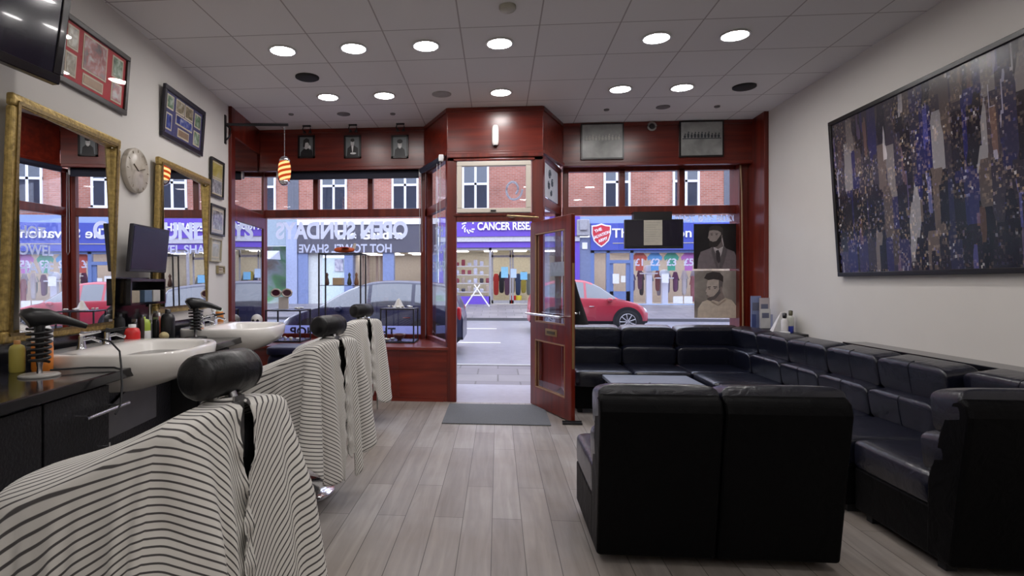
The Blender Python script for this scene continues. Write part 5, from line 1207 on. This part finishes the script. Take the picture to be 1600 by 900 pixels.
for k_ in range(4): M().box(XB(700), XB(763), BY+.4, BY+.9, GZ+.5+k_*.38, GZ+.53+k_*.38).build('shelf', white, r_)
for i in range(26):
    k_ = i % 4; x = XB(700)+.1+(i//4)*.27; hh = rnd.uniform(.12, .3); c_ = rnd.choice([(.6, .6, .62), (.05, .04, .05), (.5, .4, .3), (.3, .05, .06), (.65, .65, .7)])
    o = M().sup((x, BY+.5, GZ+.535+k_*.38+hh/2), (.085, .07, hh/2), .4, .4, nu=12, nv=8).build('shop_goods', mat('goods_'+str(c_), c_, .6)); tag(o, 'small item of goods on the display in the purple shop window', 'goods', 'goods in the purple shop window')
# A-board outside
ab = PZ(748, 470, .35); r_ = empty('a_board', (XB(746)*.97, 23.9, .34), 0, 'white folding board standing on the pavement before the purple shop', 'sign board')
xx = XB(746)*.97
m = M()
for s_ in (-1, 1): m.tube([(xx-.5*s_*1, 23.9, .34), (xx+.12*s_, 23.9, 1.25)], .03, 6)
m.tube([(xx-.25, 23.9, .8), (xx+.2, 23.9, .8)], .025); m.build('frame', white, r_)
for px0, px1, y0, y1, c_, w_ in ((783, 794, 417, 434, (.25, .55, .75), 'pale blue'), (798, 807, 420, 434, (.5, .65, .85), 'white blue'), (813, 824, 425, 437, (.2, .5, .75), 'small sky blue')):
    a_, b_ = PY(px0, y0, BY+.55), PY(px1, y1, BY+.55); o = M().box(a_.x, b_.x, BY+.57, BY+.59, b_.z, a_.z).build('door_poster', mat('poster_'+w_, c_, .5)); tag(o, w_+' poster on the glass entrance of the purple shop', 'poster')
# red and yellow buckets
for px, c_, w_ in ((803, (.5, .02, .02), 'red'), (811, (.6, .5, .05), 'yellow')):
    x = XB(px); o = M().lathe([(.13, 0), (.16, .35)], (x, BY+.9, GZ), 14).build('bucket', mat('bucket_'+w_, c_, .5)); tag(o, w_+' bucket inside the entrance of the purple shop', 'bucket')

# --- blue charity shop with shield
blu = mat('blue_sign', (.055, .085, .42), .45, var=.03); pblue = mat('pale_blue_paint', (.26, .36, .60), .5, var=.04); bframe = mat('blue_frame', (.12, .19, .40), .45); slate = mat('slate_paint', (.16, .20, .34), .5)
x0, x1 = XB(922), XB(1185)
ss = empty('charity_shop', ((x0+x1)/2, BY, GZ), 0, 'shop with a blue sign and red shield across the street behind the right window', 'shop')
M().box(x0, XB(1150), BY-.2, BY+.2, ZB(392), ZB(351)).build('sign_board', blu, ss)
M().box(XB(905), x1, BY-.1, BY+.2, ZB(351), 4.15).build('fascia_top', pblue, ss)
M().box(XB(1150), x1, BY-.1, BY+.2, ZB(392), ZB(351)).build('fascia_end', pblue, ss)
sign_text('The Salvation Army', ss, 956, 1142, 358, 371, wl_, Y=BY-.23, bold=.008)
M().box(XB(956), XB(1142), BY-.22, BY-.2, ZB(382), ZB(381)).build('underline', mat('sign_gold', (.5, .45, .3), .5), ss)
cx, cz = XB(938), ZB(369)
sh = [(-.36, .36), (-.18, .38), (0, .44), (.18, .38), (.36, .36), (.36, .05), (.28, -.22), (.12, -.38), (0, -.46), (-.12, -.38), (-.28, -.22), (-.36, .05)]
M().prism([(cx+u*1.12, cz+v*1.12) for u, v in sh], lambda u, v, t: (u, BY-.2-t, v), 0, .03).build('shield_edge', wl_, ss)
M().prism([(cx+u*.98, cz+v*.98) for u, v in sh], lambda u, v, t: (u, BY-.23-t, v), 0, .01).build('shield', mat('shield_red', (.55, .03, .05), .4), ss)
s2 = math.sqrt(.5)
for tx_, off_, w_ in (('THE', .2, .32), ('SALVATION', .0, .74), ('ARMY', -.2, .42)): text_obj('lettering', tx_, .17, wl_, ss, (cx-.06*(off_ > 0)+off_*-.35, BY-.245, cz+off_), (.93, 0, .36), (-.36, 0, .93), .004, .006, width=w_)
m = M().box(x0, XB(928), BY-.1, BY+.2, GZ-.3, ZB(392)).box(XB(947), XB(952), BY-.1, BY+.1, GZ, ZB(392)).box(XB(984), XB(989), BY-.1, BY+.1, GZ, ZB(392)).box(XB(1152), XB(1158), BY-.1, BY+.2, GZ-.3, ZB(392)).box(XB(952), XB(984), BY-.1, BY+.1, ZB(412), ZB(407)).box(x0, XB(1155), BY-.1, BY+.1, ZB(396), ZB(392))
m.box(XB(952), XB(958), BY-.05, BY+.05, GZ, ZB(410)).box(XB(978), XB(984), BY-.05, BY+.05, GZ, ZB(410)).box(XB(952), XB(984), BY-.05, BY+.05, GZ, ZB(455)).build('shop_frame', bframe, ss)
M().box(XB(989), XB(1155), BY-.05, BY+.15, GZ-.3, ZB(474)).box(x0, XB(947), BY-.05, BY+.15, GZ-.3, ZB(474)).build('stall_riser', mat('ice_blue', (.38, .50, .72), .5), ss)
M().box(XB(928), XB(1152), BY, BY+.02, ZB(474), ZB(395)).build('shop_window', G, ss)
interior(ss, x0, XB(1155), GZ, ZB(390), (.58, .52, .46), 6)
rnd = random.Random(12)
pal = [(.5, .5, .52), (.04, .04, .06), (.3, .1, .1), (.12, .12, .3), (.6, .55, .5), (.3, .28, .35), (.15, .05, .12), (.1, .2, .25)]
for i in range(22):
    px = 992+i*7.1; garment(XB(px), BY+.7+.5*(i % 2), ZB(425+rnd.uniform(-4, 6)), .19, rnd.uniform(.7, 1.15), pal[(i*3) % 8], 'one of the garments crowded in the blue shop window', 'clothes in the blue shop window')
for px, c_, t_, w_ in ((1000, (.62, .10, .06), '£1', 'orange red'), (1024, (.12, .40, .68), '£2', 'sky blue'), (1050, (.06, .42, .25), '£3', 'green'), (1077, (.55, .18, .48), '£5', 'pink')):
    x = XB(px); z = ZB(408); k_ = .42
    r_ = empty('price_sign', (x, BY+.1, z-.4), 0, w_+' T-shirt shaped price sign hanging in the blue shop window', 'sign')
    ts = [(-.5, -1), (.5, -1), (.5, .2), (.85, .0), (1.0, .35), (.45, .85), (.2, .95), (0, .82), (-.2, .95), (-.45, .85), (-1.0, .35), (-.85, .0), (-.5, .2)]
    M().prism([(x+u*k_*.75, z+v*k_) for u, v in ts], lambda u, v, t: (u, BY+.1-t, v), 0, .02).build('tshirt_card', mat('card_'+w_, c_, .5), r_)
    text_obj('lettering', t_, .42, wl_, r_, (x, BY+.07, z-.08), (1, 0, 0), UP, .004, .01)
for px0, px1, y0, y1, w_ in ((957, 967, 428, 443, 'taller white notice on the blue shop door'), (970, 977, 431, 441, 'smaller white notice on the blue shop door'), (1034, 1045, 428, 442, 'white notice in the middle of the blue shop window'), (1052, 1067, 463, 474, 'white notice low in the blue shop window, left of two'), (1069, 1082, 463, 474, 'white notice low in the blue shop window, right of two')):
    a_, b_ = PY(px0, y0, BY-.03), PY(px1, y1, BY-.03); o = M().box(a_.x, b_.x, BY-.08 if px0 < 980 else BY-.03, BY-.05 if px0 < 980 else BY-.01, b_.z, a_.z).build('notice', mat('notice_white', (.7, .72, .75), .5)); tag(o, w_, 'notice')
for px, h_, w_ in ((1017, 1.3, 'left'), (1042, 1.1, 'right')):
    x = XB(px); r_ = empty('mannequin_stand', (x, BY+.35, GZ+.1), 0, 'white display pedestal on the %s in the blue shop window' % w_, 'display')
    M().box(x-.12, x+.12, BY+.25, BY+.45, GZ, GZ+h_).build('post', white, r_); M().box(x-.35, x+.35, BY+.22, BY+.48, GZ+h_, GZ+h_+.05).build('top', white, r_)
    M().sup((x, BY+.35, GZ+h_+.22), (.22, .12, .17), .8, .8, nu=14, nv=8).build('hat', white, r_)
# slate pilaster with console between the shops
r_ = empty('shop_pilaster', (XB(912), BY, GZ), 0, 'grey blue pilaster with a carved bracket between the purple and blue shops', 'pilaster')
M().box(XB(905), XB(922), BY-.1, BY+.2, GZ-.3, ZB(372)).build('shaft', slate, r_); M().box(XB(900), XB(920), BY-.3, BY+.2, ZB(370), ZB(345)).box(XB(904), XB(916), BY-.4, BY-.3, ZB(362), ZB(345)).build('bracket', mat('stone_grey', (.35, .35, .38), .7), r_, bevel=.04)
M().box(XB(909), XB(917), BY-.14, BY-.1, ZB(390), ZB(380)).build('notice', whitef, r_)
# --- beyond on the right: slate front with a white door (seen in the mirrors)
x0, x1 = XB(1185), 30
hs = empty('house_front', ((x0+x1)/2, BY, GZ), 0, 'slate blue front with a white panelled door beyond the blue shop, seen in the mirror', 'building')
M().box(x0, 13.6, BY-.05, BY+.2, GZ-.3, 4.15).box(14.7, 30, BY-.05, BY+.2, GZ-.3, 4.15).box(13.6, 14.7, BY-.05, BY+.2, 2.9, 4.15).build('wall', slate, hs)
dr = M().box(13.65, 14.65, BY, BY+.06, GZ, 2.55).build('front_door', whitef, hs, bevel=.01)
M().box(13.65, 14.65, BY, BY+.02, 2.6, 2.88).build('fanlight', glass('upper_glass', (.55, .6, .66), 2.2), hs); M().box(14.0, 14.3, BY-.02, BY, 1.5, 1.56).box(14.1, 14.2, BY-.03, BY, 2.0, 2.1).build('letter_box', dp, dr)

# --- The Garden
gx0, gx1 = XB(467), XB(684)
dgrey = mat('charcoal_sign', (.085, .085, .115), .5, var=.05); bpil = mat('blue_grey_pilaster', (.20, .26, .46), .5)
gs = empty('restaurant_front', ((gx0+gx1)/2, BY, GZ), 0, 'dark grey restaurant front with pilasters across the street behind the left window', 'shop')
M().box(gx0, gx1, BY-.2, BY+.2, ZB(394), ZB(350)).build('sign_board', dgrey, gs)
M().box(gx0, gx1, BY-.24, BY+.2, ZB(350), ZB(341)).build('white_fascia', mat('fascia_white', (.85, .86, .88), .5), gs)
sign_text('The Garden', gs, 522, 629, 361, 374, wl_, bold=.02, Y=BY-.23)
sign_text('Turkish & Greek Cuisine', gs, 545, 607, 377, 383, mat('sign_grey', (.5, .5, .52), .5), bold=.0, Y=BY-.22) if False else None
m = M()
for pa, pb in ((467, 482), (539, 552), (599, 616), (664, 684)): m.box(XB(pa), XB(pb), BY-.12, BY+.2, GZ-.3, ZB(394))
m.build('pilaster', bpil, gs)
M().box(XB(482), XB(504), BY, BY+.1, GZ, ZB(394)).build('white_panel', mat('cream_door', (.62, .66, .64), .5), gs)
M().box(XB(504), XB(539), BY, BY+.1, GZ-.3, ZB(402)).build('poster_wall', mat('pale_cyan', (.62, .75, .76), .5), gs)
a_, b_ = PY(523, 405, BY-.04), PY(536, 424, BY-.04); M().box(a_.x, b_.x, BY-.04, BY, b_.z, a_.z).build('menu_board', photo_mat('menu_print', [(.2, .2, .3), (.45, .45, .55), (.65, .65, .68)], 6), gs)
for p_, q_, h_ in ((552, 599, .4), (616, 664, .6)): M().box(XB(p_), XB(q_), BY, BY+.02, GZ+h_, ZB(396)).build('shop_window', G, gs)
M().box(XB(552), XB(599), BY-.05, BY+.1, GZ-.3, GZ+.4).box(XB(616), XB(664), BY-.05, BY+.1, GZ-.3, GZ+.6).build('stall_riser', dgrey, gs)
interior(gs, XB(552), XB(664), GZ, ZB(393), (.50, .45, .38), 3)
m = M()
for px in (563, 571, 585, 592): m.box(XB(px), XB(px+4), BY+.3, BY+.35, GZ+.4, ZB(398))
m.build('curtain', mat('tan_curtain', (.40, .28, .18), .8), gs)
# --- far left: pale front with green awning
ls = empty('corner_shop', (-16, BY, GZ), 0, 'pale blue shopfront with a green window at the far left across the street', 'shop')
lx0, lx1 = -24, XB(448)
M().box(lx0, XB(466), BY-.1, BY+.2, ZB(382), 4.15).build('fascia', mat('pale_teal', (.30, .38, .45), .5), ls)
M().box(XB(449), XB(466), BY-.16, BY+.2, GZ-.3, ZB(345)).build('pilaster', mat('pale_lilac', (.36, .42, .60), .5), ls)
M().box(lx0, lx1, BY+.4, BY+.5, GZ-.3, ZB(382)).build('window_display', photo_mat('green_display', [(.06, .10, .08), (.10, .28, .10), (.32, .38, .36), (.2, .12, .06)], .9), ls)
M().box(lx0, lx1, BY, BY+.02, GZ+.3, ZB(382)).build('shop_window', G, ls)
M().hexa([(XB(400), BY-1.0, 2.35), (XB(436), BY-1.0, 2.35), (XB(440), BY-.1, 2.35), (XB(400), BY-.1, 2.35), (XB(400), BY-.9, 2.45), (XB(434), BY-.9, 2.45), (XB(438), BY-.1, 2.75), (XB(400), BY-.1, 2.75)]).build('awning', mat('awning_grey', (.50, .52, .58), .6), ls)

# ================================================================== CARS
def car(loc, rz, L, H, W, body_m, stations, label, glass_rng, belt_pts, roof_w=.62, wheels=(.18, .80)):
    """x runs from nose (0) to tail (L); stations: (f, belt z, top z)"""
    r_ = empty('parked_car', loc, rz, label, 'car', None)
    rows = []
    for f, zb_, zt_ in stations:
        x = f*L; w = W/2*(1-.20*max(0, (.10-f)/.10)**2-.14*max(0, (f-.93)/.07)**2)
        cab = max(0, (zt_-zb_)/(.42)); rw = w*(1-.28*min(1, cab)) if cab > .05 else w*.80
        zlow = .20 if .03 < f < .98 else .28
        half = [(w*.90, zlow), (w*.99, .34), (w, .55), (w*.985, zb_-.03), (w*.955, zb_), (rw*1.0, max(zb_+.004, zt_-.07)), (rw*.90, max(zb_+.008, zt_-.02)), (rw*.45, max(zb_+.012, zt_))]
        ring = [(x, -a_, b_) for a_, b_ in half]+[(x, a_, b_) for a_, b_ in half[::-1]]
        rows.append(ring)
    m = M(); n = len(rows[0]); vs = [p__ for r0 in rows for p__ in r0]; base = 0
    m.v = [Vector(p__) for p__ in vs]
    g0, g1, ws0, ws1, rs0, rs1 = glass_rng
    for j in range(len(rows)-1):
        f = (stations[j][0]+stations[j+1][0])/2
        for i in range(n-1):
            mi = 0
            side = i in (4, n-6)
            topf = 5 <= i <= n-7
            if side and g0 < f < g1 and not any(abs(f-q_) < .012 for q_ in belt_pts): mi = 1
            if topf and (ws0 < f < ws1 or rs0 < f < rs1): mi = 1
            if i in (0, n-2): mi = 2
            m.f.append([j*n+i, j*n+i+1, (j+1)*n+i+1, (j+1)*n+i]); m.mi.append(mi); m.sm.append(True)
        m.f.append([j*n, (j+1)*n, (j+1)*n+n-1, j*n+n-1]); m.mi.append(2); m.sm.append(False)
    m.f.append(list(range(n))); m.mi.append(0); m.sm.append(False); m.f.append([(len(rows)-1)*n+i for i in range(n)][::-1]); m.mi.append(0); m.sm.append(False)
    m.build('body', [body_m, mat('car_window', (.05, .065, .085), .06, coat=.6, spec=1.0), blackmatt], r_, world=False)
    rub = mat('tyre', (.015, .015, .016), .8)
    for f in wheels:
        for s_ in (-1, 1):
            x = f*L; y = s_*(W/2-.09)
            M().lathe([(.385, -.02), (.385, .02)], (x, s_*(W/2-.0), .33), 28, axis='y').build('wheel_arch', blackmatt, r_, world=False)
            wh = M().lathe([(.21, -.10), (.30, -.10), (.32, -.07), (.32, .10), (.30, .115), (.21, .115)], (x, y, .32), 28, axis='y').build('wheel', rub, r_, world=False)
            sp_ = M().lathe([(.22, -.02), (.225, .0), (.21, .01)], (x, y+s_*.11, .32), 28, axis='y', caps=False).lathe([(.05, -.01), (.05, .012)], (x, y+s_*.115, .32), 14, axis='y')
            for k_ in range(9):
                a_ = 2*PI*k_/9; sp_.tube([(x, y+s_*.12, .32), (x+.21*math.cos(a_), y+s_*.115, .32+.21*math.sin(a_))], .016, 6)
            sp_.build('alloy_rim', mat('alloy', (.5, .5, .53), .3, .9), wh, world=False)
    for s_ in (-1, 1):
        M().sup((.12*1.0+.10, s_*W*.38, .66), (.22, .12, .085), .8, .7, nu=18, nv=10, R=Matrix.Rotation(-.45, 3, 'Y')).build('headlight', mat('lamp_glass', (.75, .78, .85), .1, coat=.5), r_, world=False)
        M().sup((L-.10, s_*W*.43, .80), (.07, .07, .14), .6, .6, nu=14, nv=8).build('tail_light', mat('tail_red', (.4, .01, .02), .2), r_, world=False)
        M().sup((L*.33, s_*(W/2+.06), .90), (.07, .09, .055), .7, .7, nu=14, nv=8).build('wing_mirror', body_m, r_, world=False)
    gr = M()
    for yb in (-1, 1): gr.box(L*.46, L*.50, yb*(W/2+.002)-.012, yb*(W/2+.002)+.012, .72, .735).box(L*.68, L*.72, yb*(W/2+.002)-.012, yb*(W/2+.002)+.012, .72, .735)
    gr.build('door_handle', chrome, r_, world=False)
    return r_
navy = mat('navy_car_paint', (.012, .016, .055), .3, .0, coat=.25, var=.03)
redp = mat('red_car_paint', (.40, .025, .05), .28, .0, coat=.4, var=.03)
mpv = [(0, .50, .52), (.015, .62, .64), (.05, .72, .74), (.10, .80, .82), (.16, .86, .89), (.20, .89, .94), (.24, .91, 1.02), (.30, .925, 1.16), (.36, .935, 1.28), (.42, .94, 1.37), (.48, .945, 1.43), (.50, .945, 1.44), (.56, .95, 1.46), (.64, .955, 1.465), (.72, .96, 1.455), (.74, .96, 1.45), (.80, .965, 1.435), (.88, .97, 1.40), (.92, .97, 1.36), (.96, .96, 1.15), (.985, .90, .96), (1, .70, .72)]
y_ = 12.1; xl = PY(438, 442, y_-.8).x; xr = PY(723, 442, y_-.8).x
c1 = car((xl, y_, roadz(y_)-.0), 0, xr-xl, 1.46, 1.68, navy, mpv, 'dark navy parked car outside the left window', (.22, .93, .19, .43, .93, .97), (.49, .73))
hb_ = [(0, .48, .50), (.015, .60, .62), (.05, .72, .74), (.10, .80, .82), (.18, .87, .89), (.24, .90, .93), (.28, .92, 1.0), (.34, .93, 1.14), (.40, .94, 1.27), (.46, .945, 1.36), (.52, .95, 1.42), (.54, .95, 1.43), (.62, .955, 1.45), (.70, .96, 1.44), (.72, .96, 1.435), (.80, .97, 1.40), (.88, .98, 1.33), (.93, .98, 1.25), (.97, .95, 1.05), (.99, .9, .93), (1, .6, .62)]
y_ = 16.4; xr = PY(1014, 442, y_-.8).x; L_ = 3.12
c2 = car((xr, y_, roadz(y_)), PI, L_, 1.45, 1.7, redp, hb_, 'red parked hatchback across the road behind the right window', (.26, .90, .26, .44, .90, .96), (.53, .71))

# ================================================================== LIGHT, CAMERA
w = bpy.data.worlds.new('overcast_sky'); S.world = w; w.use_nodes = True
nt = w.node_tree; bg = nt.nodes['Background']
tc = nt.nodes.new('ShaderNodeTexCoord'); sx = nt.nodes.new('ShaderNodeSeparateXYZ'); rp_ = nt.nodes.new('ShaderNodeValToRGB')
rp_.color_ramp.elements[0].position = 0; rp_.color_ramp.elements[0].color = (.55, .58, .66, 1); rp_.color_ramp.elements[1].position = .6; rp_.color_ramp.elements[1].color = (.80, .85, 1.0, 1)
nt.links.new(tc.outputs['Generated'], sx.inputs[0]); nt.links.new(sx.outputs[2], rp_.inputs[0]); nt.links.new(rp_.outputs[0], bg.inputs[0])
bg.inputs[1].default_value = 4.4
cam = bpy.data.cameras.new('camera'); co = bpy.data.objects.new('camera', cam); COL.objects.link(co)
cam.sensor_width = 36; cam.lens = 36*900/1600; cam.shift_x = (800-704)/1600; cam.shift_y = -(8)/1600
cam.clip_start = .05; cam.clip_end = 200
co.location = (0, 0, EYE); co.rotation_euler = (PI/2, 0, TH)
S.camera = co
S.view_settings.view_transform = 'Standard'; S.view_settings.look = 'None'; S.view_settings.gamma = 1; S.view_settings.exposure = 0
S.view_settings.use_curve_mapping = False
